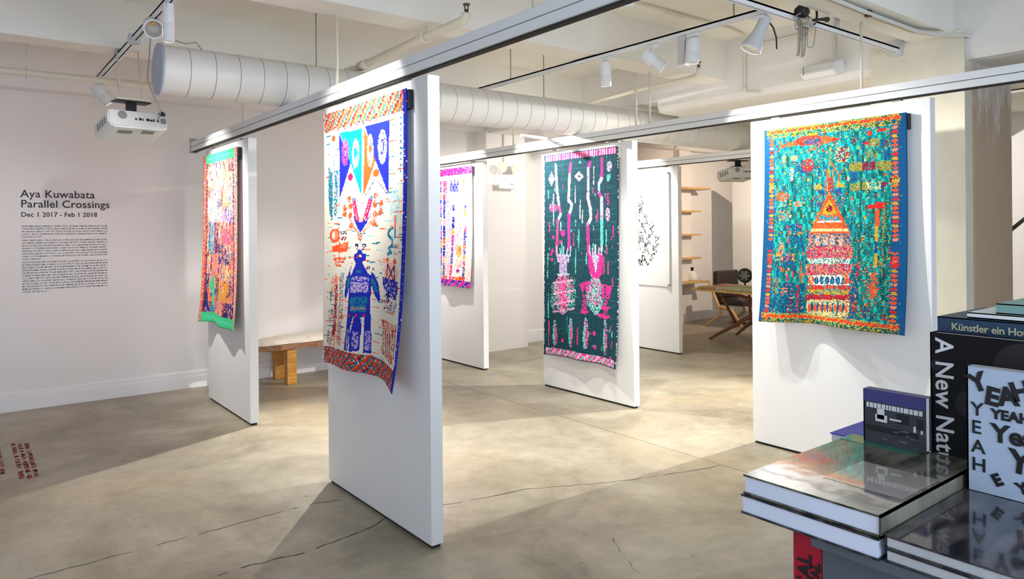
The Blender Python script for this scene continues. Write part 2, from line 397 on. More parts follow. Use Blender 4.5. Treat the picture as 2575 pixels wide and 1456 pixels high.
  ('p',[(0.106,0.058),(0.147,0.085),(0.222,0.077),(0.277,0.056),(0.366,0.049),(0.447,0.062),(0.515,0.073),(0.581,0.089),(0.509,0.099),(0.446,0.107),(0.336,0.103),(0.231,0.097),(0.159,0.099),(0.105,0.124),(0.134,0.089)],'orange',0.95),
  ('p',[(0.231,0.077),(0.307,0.055),(0.43,0.062),(0.441,0.098),(0.33,0.102),(0.24,0.096)],'red',0.6),
  ('p',[(0.313,0.069),(0.43,0.07),(0.441,0.102),(0.324,0.098)],'dblue',0.7),
  ('p',[(0.515,0.077),(0.581,0.089),(0.515,0.096)],'red',1),
  ('p',[(0.345,0.052),(0.381,0.039),(0.424,0.054)],'gold',1),
  ('e',[(0.462,0.049),(0.011,0.012)],'maroon',0.8),
  ('p',[(0.336,0.119),(0.446,0.111),(0.394,0.131)],'orange',0.7),
  ('e',[(0.341,0.203),(0.049,0.035)],'red',0.7),
  ('e',[(0.586,0.162),(0.056,0.041)],'maroon',0.5),
  ('e',[(0.586,0.162),(0.056,0.041)],'sand',0.2),
  ('e',[(0.159,0.16),(0.015,0.022)],'salmon',0.6),
  ('e',[(0.239,0.161),(0.03,0.014)],'salmon',0.7),
  ('e',[(0.219,0.241),(0.016,0.036)],'lpink',0.6),
  ('e',[(0.15,0.354),(0.056,0.025)],'orange',0.8),
  ('p',[(0.111,0.421),(0.205,0.423),(0.204,0.478),(0.11,0.477)],'salmon',0.35),
  ('e',[(0.266,0.394),(0.027,0.018)],'salmon',0.6),
  ('p',[(0.13,0.374),(0.18,0.376),(0.18,0.406),(0.13,0.405)],'cream',0.3),
  ('p',[(0.631,0.211),(0.719,0.21),(0.718,0.248),(0.633,0.245)],'olive',1),
  ('p',[(0.719,0.21),(0.806,0.211),(0.806,0.25),(0.718,0.248)],'maroon',0.8),
  ('p',[(0.806,0.211),(0.906,0.212),(0.905,0.253),(0.806,0.25)],'olive',0.9),
  ('p',[(0.638,0.306),(0.749,0.303),(0.748,0.34),(0.64,0.34)],'olive',0.85),
  ('p',[(0.749,0.301),(0.84,0.301),(0.84,0.34),(0.748,0.34)],'sand',0.4),
  ('p',[(0.84,0.301),(0.89,0.313),(0.855,0.339)],'maroon',0.9),
  ('p',[(0.707,0.118),(0.772,0.111),(0.771,0.135)],'red',0.85),
  ('p',[(0.772,0.102),(0.833,0.106),(0.832,0.14),(0.771,0.135)],'olive',0.9),
  ('p',[(0.868,0.115),(0.892,0.116),(0.892,0.156),(0.867,0.155)],'maroon',0.5),
  ('p',[(0.833,0.112),(0.868,0.115),(0.867,0.155),(0.832,0.152)],'dblue',0.7),
  ('e',[(0.77,0.076),(0.017,0.013)],'red',1),
  ('e',[(0.848,0.067),(0.03,0.01)],'red',0.7),
  ('e',[(0.747,0.042),(0.01,0.008)],'orange',1),
  ('p',[(0.74,0.15),(0.822,0.155),(0.822,0.199),(0.74,0.195)],'olive',0.35),
  ('p',[(0.857,0.158),(0.897,0.16),(0.896,0.211),(0.857,0.209)],'dblue',0.8),
  ('p',[(0.633,0.253),(0.686,0.255),(0.686,0.297),(0.633,0.295)],'dblue',0.8),
  ('p',[(0.752,0.413),(0.809,0.409),(0.809,0.398),(0.869,0.399),(0.869,0.432),(0.752,0.43)],'red',1),
  ('p',[(0.806,0.433),(0.831,0.433),(0.83,0.512),(0.805,0.512)],'orange',1),
  ('p',[(0.807,0.514),(0.83,0.514),(0.829,0.582),(0.807,0.582)],'gold',1),
  ('p',[(0.807,0.584),(0.829,0.584),(0.829,0.633),(0.806,0.634)],'dblue',1),
  ('p',[(0.806,0.637),(0.829,0.637),(0.828,0.703),(0.805,0.704)],'gold',1),
  ('l',[(0.861,0.432),(0.855,0.713),0.01],'olive',1),
  ('l',[(0.713,0.249),(0.706,0.755),0.01],'dgreen',0.8),
  ('l',[(0.88,0.349),(0.863,0.932),0.008],'dgreen',0.6),
  ('l',[(0.506,0.126),(0.492,0.277),0.012],'olive',1),
  ('l',[(0.479,0.237),(0.472,0.331),0.012],'orange',1),
  ('l',[(0.524,0.24),(0.523,0.332),0.012],'orange',1),
  ('l',[(0.501,0.277),(0.5,0.336),0.026],'red',0.9),
  ('l',[(0.513,0.2),(0.568,0.271),(0.567,0.319),0.009],'orange',1),
  ('p',[(0.556,0.289),(0.616,0.324),(0.545,0.322)],'gold',1),
  ('p',[(0.386,0.304),(0.432,0.298),(0.444,0.326),(0.386,0.328)],'gold',0.8),
  ('p',[(0.415,0.329),(0.461,0.33),(0.46,0.35),(0.415,0.348)],'dblue',1),
  ('p',[(0.534,0.333),(0.578,0.334),(0.578,0.357),(0.533,0.356)],'dblue',1),
  ('e',[(0.5,0.384),(0.11,0.05)],'red',0.16),
  ('e',[(0.5,0.384),(0.115,0.054)],'dblue',0.2),
  ('p',[(0.497,0.339),(0.646,0.545),(0.348,0.545)],'orange',1),
  ('p',[(0.497,0.374),(0.554,0.453),(0.442,0.451)],'gold',1),
  ('e',[(0.496,0.425),(0.023,0.019)],'maroon',0.9),
  ('p',[(0.436,0.455),(0.557,0.457),(0.576,0.484),(0.413,0.482)],'teal',0.7),
  ('p',[(0.413,0.482),(0.579,0.484),(0.587,0.495),(0.404,0.494)],'cream',1),
  ('p',[(0.389,0.502),(0.598,0.503),(0.614,0.518),(0.377,0.517)],'orange',1),
  ('p',[(0.366,0.523),(0.624,0.524),(0.635,0.538),(0.36,0.537)],'sand',1),
  ('p',[(0.342,0.545),(0.651,0.545),(0.65,0.61),(0.341,0.613)],'dblue',0.75),
  ('p',[(0.342,0.545),(0.651,0.545),(0.65,0.61),(0.341,0.613)],'salmon',0.4),
  ('e',[(0.411,0.581),(0.018,0.025)],'lpink',0.7),
  ('e',[(0.469,0.58),(0.017,0.026)],'lpink',0.7),
  ('e',[(0.525,0.58),(0.017,0.025)],'lpink',0.7),
  ('e',[(0.58,0.58),(0.017,0.025)],'lpink',0.7),
  ('p',[(0.329,0.613),(0.666,0.609),(0.665,0.666),(0.328,0.673)],'mag',0.75),
  ('p',[(0.329,0.613),(0.666,0.609),(0.665,0.666),(0.328,0.673)],'salmon',0.35),
  ('p',[(0.334,0.673),(0.649,0.666),(0.649,0.693),(0.334,0.7)],'cream',0.6),
  ('p',[(0.328,0.701),(0.665,0.692),(0.664,0.745),(0.327,0.757)],'mag',0.7),
  ('p',[(0.328,0.701),(0.665,0.692),(0.664,0.745),(0.327,0.757)],'salmon',0.35),
  ('p',[(0.339,0.756),(0.654,0.746),(0.653,0.795),(0.338,0.808)],'cream',0.8),
  ('e',[(0.403,0.782),(0.017,0.019)],'dblue',1),
  ('e',[(0.403,0.784),(0.007,0.009)],'teal',1),
  ('e',[(0.446,0.78),(0.017,0.02)],'dblue',1),
  ('e',[(0.446,0.782),(0.007,0.01)],'teal',1),
  ('e',[(0.489,0.778),(0.017,0.02)],'dblue',1),
  ('e',[(0.489,0.78),(0.007,0.01)],'teal',1),
  ('e',[(0.531,0.777),(0.016,0.019)],'dblue',1),
  ('e',[(0.531,0.779),(0.007,0.009)],'teal',1),
  ('e',[(0.572,0.775),(0.017,0.019)],'dblue',1),
  ('e',[(0.572,0.777),(0.007,0.01)],'teal',1),
  ('e',[(0.613,0.774),(0.016,0.019)],'dblue',1),
  ('e',[(0.613,0.776),(0.007,0.009)],'teal',1),
  ('e',[(0.362,0.779),(0.024,0.024)],'orange',0.7),
  ('e',[(0.632,0.769),(0.021,0.023)],'orange',0.7),
  ('p',[(0.326,0.808),(0.664,0.795),(0.663,0.815),(0.326,0.83)],'red',0.7),
  ('p',[(0.338,0.83),(0.658,0.816),(0.658,0.84),(0.338,0.856)],'gold',0.6),
  ('p',[(0.32,0.857),(0.668,0.84),(0.668,0.864),(0.32,0.883)],'crim',0.9),
  ('p',[(0.325,0.882),(0.668,0.864),(0.667,0.945),(0.324,0.968)],'sand',0.75),
  ('e',[(0.349,0.923),(0.011,0.02)],'orange',1),
  ('e',[(0.392,0.92),(0.012,0.02)],'orange',1),
  ('e',[(0.436,0.918),(0.011,0.019)],'orange',1),
  ('e',[(0.478,0.915),(0.012,0.02)],'orange',1),
  ('e',[(0.521,0.913),(0.011,0.019)],'orange',1),
  ('e',[(0.562,0.91),(0.011,0.019)],'orange',1),
  ('e',[(0.603,0.908),(0.011,0.019)],'orange',1),
  ('e',[(0.644,0.905),(0.01,0.019)],'orange',1),
  ('e',[(0.369,0.918),(0.01,0.023)],'dblue',1),
  ('e',[(0.413,0.915),(0.01,0.024)],'dblue',1),
  ('e',[(0.456,0.913),(0.01,0.023)],'dblue',1),
  ('e',[(0.498,0.91),(0.01,0.023)],'dblue',1),
  ('e',[(0.54,0.908),(0.01,0.023)],'dblue',1),
  ('e',[(0.581,0.905),(0.01,0.023)],'dblue',1),
  ('e',[(0.622,0.903),(0.01,0.023)],'dblue',1),
  ('e',[(0.807,0.792),(0.035,0.052)],'orange',0.35),
  ('l',[(0.807,0.733),(0.806,0.844),0.022],'orange',0.8),
  ('p',[(0.115,0.594),(0.153,0.594),(0.151,0.682),(0.113,0.683)],'gold',0.4),
  ('p',[(0.134,0.59),(0.165,0.59),(0.164,0.682),(0.132,0.683)],'salmon',0.6),
  ('p',[(0.191,0.518),(0.209,0.519),(0.208,0.6),(0.19,0.6)],'orange',0.6),
  ('p',[(0.259,0.489),(0.295,0.489),(0.295,0.517),(0.258,0.517)],'pink',0.5),
  ('p',[(0.264,0.537),(0.294,0.537),(0.294,0.557),(0.264,0.557)],'gold',0.8),
  ('p',[(0.189,0.647),(0.22,0.646),(0.22,0.681),(0.189,0.682)],'pink',0.6),
  ('p',[(0.226,0.65),(0.247,0.65),(0.247,0.686),(0.226,0.687)],'gold',0.7),
  ('p',[(0.151,0.723),(0.182,0.723),(0.182,0.741),(0.15,0.742)],'orange',0.8),
  ('p',[(0.231,0.731),(0.249,0.731),(0.249,0.771),(0.231,0.772)],'red',0.8),
  ('p',[(0.096,0.777),(0.144,0.775),(0.143,0.857),(0.095,0.859)],'olive',0.3),
  ('p',[(0.191,0.753),(0.206,0.752),(0.205,0.813),(0.19,0.814)],'pink',0.6),
  ('p',[(0.28,0.71),(0.298,0.709),(0.297,0.794),(0.279,0.794)],'orange',0.6),
  ('p',[(0.224,0.833),(0.242,0.832),(0.24,0.953),(0.222,0.955)],'maroon',0.6),
  ('p',[(0.26,0.811),(0.279,0.81),(0.277,0.951),(0.259,0.952)],'red',0.4),
  ('p',[(0.159,0.826),(0.205,0.824),(0.205,0.864),(0.158,0.867)],'salmon',0.4),
  ('p',[(0.665,0.681),(0.949,0.675),(0.946,0.927),(0.662,0.946)],'orange',0.07),
  ('p',[(0.668,0.492),(0.798,0.494),(0.792,0.937),(0.662,0.946)],'dgreen',0.2),
  ('p',[(0.836,0.457),(0.935,0.459),(0.929,0.928),(0.83,0.935)],'dgreen',0.18),
  ('p',[(0.855,0.918),(0.917,0.914),(0.917,0.938),(0.855,0.942)],'red',0.5),
  ('p',[(0.884,0.603),(0.926,0.603),(0.925,0.639),(0.883,0.64)],'orange',0.4),
  ('p',[(0.692,0.681),(0.723,0.68),(0.722,0.755),(0.691,0.756)],'red',0.3),
  ('p',[(0.684,0.869),(0.716,0.867),(0.715,0.914),(0.683,0.916)],'red',0.4),
  ('p',[(0.741,0.885),(0.793,0.882),(0.792,0.937),(0.741,0.941)],'maroon',0.3),
 ],
 'tM': [
  ('l',[(0.17,0.053),(0.19,0.181),0.034],'white',0.9),
  ('l',[(0.19,0.181),(0.223,0.26),0.034],'white',0.9),
  ('l',[(0.223,0.26),(0.245,0.299),0.034],'pink',0.9),
  ('l',[(0.245,0.299),(0.203,0.328),0.034],'pale',0.9),
  ('l',[(0.203,0.328),(0.182,0.494),0.034],'pink',0.9),
  ('l',[(0.387,0.056),(0.369,0.109),0.034],'pink',0.9),
  ('l',[(0.369,0.109),(0.354,0.233),0.034],'white',0.9),
  ('l',[(0.354,0.233),(0.398,0.253),0.034],'white',0.9),
  ('l',[(0.398,0.253),(0.386,0.278),0.034],'pale',0.9),
  ('l',[(0.386,0.278),(0.358,0.3),0.034],'white',0.9),
  ('l',[(0.358,0.3),(0.359,0.469),0.034],'hot',0.9),
  ('l',[(0.651,0.059),(0.624,0.089),0.034],'hot',0.9),
  ('l',[(0.624,0.089),(0.62,0.229),0.034],'pinkw',0.9),
  ('l',[(0.62,0.229),(0.65,0.276),0.034],'pinkw',0.9),
  ('l',[(0.65,0.276),(0.654,0.326),0.034],'white',0.9),
  ('l',[(0.654,0.326),(0.617,0.35),0.034],'white',0.9),
  ('l',[(0.617,0.35),(0.624,0.489),0.034],'hot',0.9),
  ('l',[(0.8,0.05),(0.797,0.141),0.034],'hot',0.9),
  ('l',[(0.797,0.141),(0.761,0.162),0.034],'white',0.9),
  ('l',[(0.761,0.162),(0.76,0.204),0.034],'pale',0.9),
  ('l',[(0.76,0.204),(0.795,0.229),0.034],'hot',0.9),
  ('l',[(0.795,0.229),(0.797,0.332),0.034],'pinkw',0.9),
  ('l',[(0.797,0.332),(0.794,0.469),0.034],'mint',0.9),
  ('p',[(0.501,0.096),(0.565,0.123),(0.499,0.145),(0.435,0.119)],'pinkw',0.85),
  ('p',[(0.11,0.084),(0.156,0.123),(0.108,0.159),(0.062,0.12)],'pinkw',0.85),
  ('e',[(0.5,0.121),(0.016,0.005)],'bg',1),
  ('e',[(0.135,0.266),(0.064,0.02)],'pink',0.75),
  ('l',[(0.137,0.199),(0.139,0.347),0.016],'lilac',0.9),
  ('e',[(0.276,0.392),(0.029,0.018)],'hot',1),
  ('e',[(0.893,0.087),(0.034,0.025)],'lilac',0.8),
  ('e',[(0.882,0.14),(0.02,0.018)],'mint',0.8),
  ('e',[(0.873,0.306),(0.03,0.031)],'pinkw',0.6),
  ('e',[(0.875,0.234),(0.019,0.032)],'hot',0.5),
  ('e',[(0.513,0.053),(0.021,0.008)],'mint',0.8),
  ('e',[(0.732,0.323),(0.015,0.018)],'pink',0.7),
  ('l',[(0.06,0.178),(0.059,0.218),0.014],'mint',0.85),
  ('l',[(0.249,0.338),(0.248,0.377),0.014],'pale',0.85),
  ('l',[(0.264,0.435),(0.262,0.493),0.014],'mint',0.85),
  ('l',[(0.45,0.168),(0.448,0.244),0.014],'pinkw',0.85),
  ('l',[(0.519,0.236),(0.517,0.321),0.014],'white',0.85),
  ('l',[(0.451,0.33),(0.45,0.358),0.014],'mint',0.85),
  ('l',[(0.55,0.284),(0.548,0.34),0.014],'white',0.85),
  ('l',[(0.697,0.083),(0.695,0.166),0.014],'white',0.85),
  ('l',[(0.684,0.184),(0.683,0.202),0.014],'pink',0.85),
  ('l',[(0.856,0.378),(0.854,0.459),0.014],'mint',0.85),
  ('l',[(0.499,0.377),(0.496,0.472),0.014],'mint',0.85),
  ('l',[(0.427,0.396),(0.426,0.453),0.014],'pink',0.85),
  ('l',[(0.08,0.337),(0.078,0.386),0.014],'pink',0.85),
  ('l',[(0.94,0.36),(0.939,0.405),0.014],'hot',0.85),
  ('l',[(0.703,0.451),(0.701,0.507),0.014],'mint',0.85),
  ('l',[(0.864,0.459),(0.864,0.486),0.014],'pink',0.85),
  ('l',[(0.052,0.496),(0.048,0.615),0.014],'mint',0.85),
  ('l',[(0.157,0.534),(0.157,0.549),0.014],'mint',0.85),
  ('l',[(0.458,0.472),(0.455,0.586),0.014],'mint',0.85),
  ('l',[(0.603,0.489),(0.602,0.536),0.014],'mint',0.85),
  ('l',[(0.823,0.505),(0.821,0.578),0.014],'pink',0.85),
  ('l',[(0.878,0.522),(0.876,0.576),0.014],'pink',0.85),
  ('l',[(0.058,0.694),(0.055,0.813),0.014],'mint',0.85),
  ('l',[(0.06,0.833),(0.057,0.952),0.014],'pink',0.85),
  ('l',[(0.503,0.849),(0.501,0.924),0.014],'hot',0.85),
  ('l',[(0.333,0.8),(0.331,0.877),0.014],'dteal',0.85),
  ('l',[(0.93,0.593),(0.929,0.629),0.014],'pink',0.85),
  ('l',[(0.933,0.84),(0.933,0.862),0.014],'mint',0.85),
  ('l',[(0.928,0.88),(0.927,0.916),0.014],'hot',0.85),
  ('l',[(0.689,0.581),(0.689,0.599),0.014],'mint',0.85),
  ('l',[(0.182,0.459),(0.193,0.504),0.016],'pale',0.9),
  ('l',[(0.234,0.47),(0.239,0.503),0.016],'pale',0.9),
  ('l',[(0.286,0.458),(0.285,0.503),0.016],'pale',0.9),
  ('l',[(0.337,0.469),(0.33,0.502),0.016],'pale',0.9),
  ('l',[(0.387,0.457),(0.375,0.502),0.016],'pale',0.9),
  ('p',[(0.193,0.498),(0.364,0.496),(0.363,0.534),(0.192,0.537)],'lilac',0.85),
  ('p',[(0.227,0.536),(0.329,0.535),(0.328,0.589),(0.225,0.591)],'lilac',0.8),
  ('p',[(0.179,0.592),(0.373,0.588),(0.35,0.6),(0.202,0.603)],'pale',0.9),
  ('e',[(0.28,0.667),(0.146,0.07)],'pink',0.35),
  ('e',[(0.268,0.691),(0.113,0.101)],'pinkw',0.38),
  ('e',[(0.28,0.687),(0.057,0.093)],'hot',0.45),
  ('e',[(0.392,0.683),(0.077,0.084)],'mint',0.28),
  ('e',[(0.152,0.711),(0.07,0.078)],'pale',0.3),
  ('p',[(0.119,0.637),(0.449,0.613),(0.46,0.622),(0.131,0.646)],'pinkw',0.7),
  ('p',[(0.118,0.688),(0.448,0.662),(0.459,0.671),(0.129,0.698)],'pinkw',0.7),
  ('p',[(0.116,0.741),(0.447,0.713),(0.457,0.722),(0.128,0.751)],'pinkw',0.7),
  ('p',[(0.115,0.781),(0.446,0.751),(0.456,0.76),(0.127,0.79)],'pinkw',0.7),
  ('e',[(0.148,0.888),(0.035,0.068)],'pale',0.45),
  ('e',[(0.159,0.903),(0.023,0.049)],'hot',0.5),
  ('e',[(0.129,0.908),(0.018,0.042)],'mint',0.6),
  ('e',[(0.387,0.874),(0.034,0.077)],'pale',0.45),
  ('e',[(0.398,0.889),(0.022,0.057)],'hot',0.5),
  ('e',[(0.37,0.894),(0.017,0.05)],'mint',0.6),
  ('e',[(0.604,0.867),(0.031,0.079)],'pale',0.45),
  ('e',[(0.614,0.881),(0.021,0.061)],'hot',0.5),
  ('e',[(0.587,0.886),(0.016,0.054)],'mint',0.6),
  ('e',[(0.839,0.872),(0.03,0.086)],'pale',0.45),
  ('e',[(0.849,0.885),(0.02,0.068)],'hot',0.5),
  ('e',[(0.824,0.891),(0.015,0.06)],'mint',0.6),
  ('p',[(0.624,0.474),(0.671,0.498),(0.717,0.492),(0.769,0.48),(0.809,0.487),(0.807,0.542),(0.796,0.582),(0.714,0.621),(0.642,0.585),(0.623,0.536)],'hot',0.95),
  ('p',[(0.665,0.498),(0.768,0.497),(0.715,0.58)],'pale',0.75),
  ('l',[(0.635,0.448),(0.645,0.493),0.016],'pinkw',0.9),
  ('l',[(0.677,0.463),(0.681,0.492),0.016],'pinkw',0.9),
  ('l',[(0.718,0.448),(0.717,0.492),0.016],'pinkw',0.9),
  ('l',[(0.759,0.462),(0.753,0.491),0.016],'pinkw',0.9),
  ('l',[(0.8,0.447),(0.788,0.491),0.016],'pinkw',0.9),
  ('e',[(0.712,0.681),(0.112,0.083)],'mint',0.45),
  ('e',[(0.712,0.687),(0.082,0.088)],'pale',0.4),
  ('e',[(0.713,0.663),(0.091,0.073)],'hot',0.25),
  ('p',[(0.514,0.634),(0.642,0.615),(0.64,0.665),(0.556,0.674)],'hot',0.85),
  ('p',[(0.785,0.626),(0.924,0.633),(0.893,0.693),(0.794,0.691)],'hot',0.85),
  ('p',[(0.556,0.677),(0.619,0.675),(0.617,0.768),(0.553,0.771)],'hot',0.45),
  ('p',[(0.772,0.728),(0.922,0.726),(0.862,0.743),(0.782,0.743)],'hot',1),
  ('p',[(0.736,0.763),(0.911,0.77),(0.861,0.786),(0.741,0.781)],'hot',0.8),
  ('p',[(0.813,0.698),(0.873,0.696),(0.871,0.775),(0.811,0.778)],'hot',0.4),
  ('p',[(0.543,0.753),(0.638,0.76),(0.606,0.78),(0.532,0.772)],'hot',0.7),
  ('l',[(0.84,0.635),(0.839,0.686),0.02],'bg',0.8),
  ('l',[(0.578,0.639),(0.588,0.673),0.02],'bg',0.7),
  ('e',[(0.123,0.479),(0.021,0.01)],'hot',0.9),
  ('e',[(0.11,0.523),(0.021,0.009)],'hot',0.9),
  ('e',[(0.262,0.92),(0.02,0.01)],'hot',0.9),
  ('e',[(0.698,0.862),(0.018,0.01)],'hot',0.9),
  ('e',[(0.921,0.961),(0.017,0.009)],'hot',0.9),
  ('e',[(0.706,0.926),(0.018,0.009)],'hot',0.9),
  ('e',[(0.128,0.967),(0.02,0.01)],'hot',0.9),
  ('e',[(0.099,0.495),(0.021,0.01)],'hot',0.9),
  ('e',[(0.137,0.412),(0.02,0.01)],'hot',0.9),
  ('e',[(0.241,0.435),(0.02,0.01)],'hot',0.9),
 ],
 'tS': [
  ('p',[(0.099,0.067),(0.279,0.076),(0.274,0.193),(0.093,0.187)],'lpink',0.62),
  ('p',[(0.28,0.064),(0.595,0.08),(0.588,0.227),(0.272,0.217)],'lpink',0.62),
  ('p',[(0.221,0.215),(0.47,0.223),(0.465,0.315),(0.217,0.31)],'lilac',0.62),
  ('p',[(0.665,0.073),(0.755,0.077),(0.744,0.32),(0.654,0.319)],'sand',0.62),
  ('p',[(0.753,0.121),(0.928,0.13),(0.919,0.346),(0.743,0.343)],'lpink',0.62),
  ('p',[(0.142,0.261),(0.586,0.272),(0.58,0.408),(0.135,0.404)],'cream',0.62),
  ('p',[(0.11,0.368),(0.188,0.369),(0.182,0.499),(0.104,0.5)],'salmon',0.62),
  ('p',[(0.531,0.441),(0.849,0.443),(0.845,0.541),(0.526,0.544)],'salmon',0.62),
  ('p',[(0.578,0.444),(0.827,0.445),(0.824,0.53),(0.574,0.532)],'pink',0.62),
  ('p',[(0.351,0.406),(0.485,0.407),(0.476,0.59),(0.342,0.592)],'navy',0.62),
  ('p',[(0.186,0.404),(0.339,0.406),(0.33,0.592),(0.177,0.595)],'teal',0.62),
  ('p',[(0.479,0.533),(0.644,0.532),(0.639,0.633),(0.474,0.636)],'navy',0.62),
  ('p',[(0.641,0.588),(0.821,0.585),(0.818,0.647),(0.638,0.651)],'navy',0.62),
  ('p',[(0.705,0.676),(0.839,0.672),(0.836,0.738),(0.702,0.743)],'sand',0.62),
  ('p',[(0.119,0.715),(0.197,0.713),(0.189,0.88),(0.111,0.883)],'navy',0.62),
  ('p',[(0.421,0.73),(0.518,0.726),(0.511,0.864),(0.415,0.868)],'navy',0.62),
  ('p',[(0.516,0.754),(0.814,0.743),(0.809,0.849),(0.511,0.864)],'gold',0.62),
  ('p',[(0.511,0.864),(0.875,0.846),(0.872,0.911),(0.508,0.932)],'salmon',0.62),
  ('p',[(0.072,0.596),(0.151,0.595),(0.145,0.715),(0.066,0.717)],'orange',0.62),
  ('p',[(0.853,0.366),(0.918,0.367),(0.892,0.932),(0.827,0.936)],'salmon',0.62),
  ('p',[(0.33,0.592),(0.428,0.591),(0.423,0.706),(0.324,0.709)],'salmon',0.62),
  ('p',[(0.443,0.268),(0.586,0.272),(0.584,0.317),(0.441,0.314)],'navy',0.62),
  ('p',[(0.583,0.34),(0.919,0.346),(0.916,0.41),(0.58,0.408)],'lilac',0.62),
  ('p',[(0.098,0.884),(0.253,0.876),(0.248,0.971),(0.093,0.98)],'navy',0.62),
  ('p',[(0.719,0.864),(0.896,0.855),(0.892,0.942),(0.715,0.954)],'navy',0.62),
  ('p',[(0.247,0.735),(0.348,0.72),(0.356,0.825),(0.315,0.885),(0.265,0.888),(0.255,0.829),(0.194,0.784)],'green',1),
  ('p',[(0.212,0.405),(0.406,0.279),(0.466,0.296),(0.262,0.428)],'cream',0.9),
  ('p',[(0.24,0.889),(0.328,0.884),(0.324,0.966),(0.236,0.972)],'teal',0.9),
 ],
 't3': [
  ('p',[(0.362,0.211),(0.418,0.213),(0.416,0.264),(0.361,0.263)],'pink',0.9),
  ('p',[(0.361,0.266),(0.416,0.268),(0.415,0.319),(0.359,0.318)],'blue',0.9),
  ('p',[(0.359,0.321),(0.415,0.322),(0.414,0.374),(0.358,0.373)],'blue',0.9),
  ('p',[(0.358,0.376),(0.414,0.377),(0.412,0.428),(0.357,0.428)],'blue',0.9),
  ('p',[(0.357,0.431),(0.412,0.432),(0.411,0.483),(0.355,0.483)],'pinkl',0.9),
  ('p',[(0.355,0.486),(0.411,0.486),(0.41,0.538),(0.354,0.538)],'blue',0.9),
  ('p',[(0.354,0.541),(0.41,0.541),(0.408,0.592),(0.353,0.593)],'blue',0.9),
  ('p',[(0.353,0.596),(0.408,0.596),(0.407,0.647),(0.351,0.648)],'orange',0.9),
  ('p',[(0.351,0.651),(0.407,0.651),(0.406,0.702),(0.35,0.703)],'blue',0.9),
  ('p',[(0.35,0.706),(0.406,0.705),(0.404,0.757),(0.349,0.758)],'blue',0.9),
  ('p',[(0.349,0.761),(0.404,0.76),(0.403,0.812),(0.347,0.813)],'lpink',0.9),
  ('p',[(0.347,0.816),(0.403,0.815),(0.402,0.866),(0.346,0.868)],'blue',0.9),
  ('p',[(0.346,0.871),(0.402,0.87),(0.4,0.921),(0.345,0.923)],'blue',0.9),
  ('p',[(0.345,0.926),(0.4,0.925),(0.399,0.976),(0.343,0.978)],'pink',0.9),
  ('p',[(0.579,0.312),(0.632,0.313),(0.631,0.36),(0.578,0.359)],'blue',0.9),
  ('p',[(0.577,0.363),(0.631,0.364),(0.63,0.411),(0.576,0.41)],'lilac',0.9),
  ('p',[(0.576,0.413),(0.63,0.414),(0.629,0.461),(0.575,0.461)],'blue',0.9),
  ('p',[(0.575,0.464),(0.629,0.464),(0.627,0.511),(0.574,0.511)],'blue',0.9),
  ('p',[(0.574,0.514),(0.627,0.515),(0.626,0.562),(0.573,0.562)],'gold',0.9),
  ('p',[(0.573,0.565),(0.626,0.565),(0.625,0.612),(0.572,0.612)],'hot',0.9),
  ('p',[(0.571,0.616),(0.625,0.615),(0.624,0.662),(0.57,0.663)],'purple',0.9),
  ('p',[(0.57,0.666),(0.624,0.666),(0.623,0.713),(0.569,0.713)],'purple',0.9),
  ('p',[(0.569,0.717),(0.623,0.716),(0.621,0.763),(0.568,0.764)],'blue',0.9),
  ('p',[(0.568,0.767),(0.621,0.766),(0.62,0.813),(0.567,0.815)],'blue',0.9),
  ('p',[(0.567,0.818),(0.62,0.817),(0.619,0.864),(0.565,0.865)],'hot',0.9),
  ('p',[(0.565,0.869),(0.619,0.867),(0.618,0.914),(0.564,0.916)],'hot',0.9),
  ('p',[(0.564,0.919),(0.618,0.918),(0.617,0.965),(0.563,0.967)],'hot',0.9),
  ('p',[(0.841,0.318),(0.892,0.319),(0.891,0.362),(0.84,0.361)],'blue',0.75),
  ('p',[(0.84,0.364),(0.891,0.365),(0.89,0.408),(0.839,0.407)],'gold',0.75),
  ('p',[(0.839,0.41),(0.89,0.411),(0.889,0.453),(0.838,0.453)],'lpink',0.75),
  ('p',[(0.838,0.456),(0.889,0.457),(0.888,0.499),(0.837,0.499)],'lilac',0.75),
  ('p',[(0.837,0.502),(0.888,0.503),(0.887,0.545),(0.836,0.545)],'hot',0.75),
  ('p',[(0.835,0.548),(0.886,0.548),(0.885,0.591),(0.834,0.591)],'blue',0.75),
  ('p',[(0.834,0.595),(0.885,0.594),(0.884,0.637),(0.833,0.637)],'blue',0.75),
  ('p',[(0.833,0.641),(0.884,0.64),(0.883,0.683),(0.832,0.683)],'orange',0.75),
  ('p',[(0.832,0.687),(0.883,0.686),(0.882,0.729),(0.831,0.73)],'blue',0.75),
  ('p',[(0.831,0.733),(0.882,0.732),(0.881,0.775),(0.83,0.776)],'gold',0.75),
  ('p',[(0.83,0.779),(0.881,0.778),(0.88,0.821),(0.829,0.822)],'hot',0.75),
  ('p',[(0.829,0.825),(0.88,0.824),(0.879,0.867),(0.828,0.868)],'blue',0.75),
  ('p',[(0.828,0.871),(0.879,0.87),(0.878,0.913),(0.827,0.914)],'blue',0.75),
  ('p',[(0.827,0.917),(0.878,0.916),(0.877,0.958),(0.826,0.96)],'blue',0.75),
  ('p',[(0.529,0.128),(0.716,0.136),(0.714,0.202),(0.528,0.196)],'blue',0.75),
  ('l',[(0.548,0.105),(0.574,0.137),0.02],'blue',1),
  ('l',[(0.628,0.099),(0.636,0.139),0.02],'blue',1),
  ('l',[(0.707,0.112),(0.689,0.141),0.02],'blue',1),
  ('p',[(0.365,0.098),(0.457,0.102),(0.455,0.204),(0.362,0.201)],'pink',0.8),
  ('p',[(0.59,0.208),(0.696,0.212),(0.694,0.311),(0.588,0.309)],'lpink',0.8),
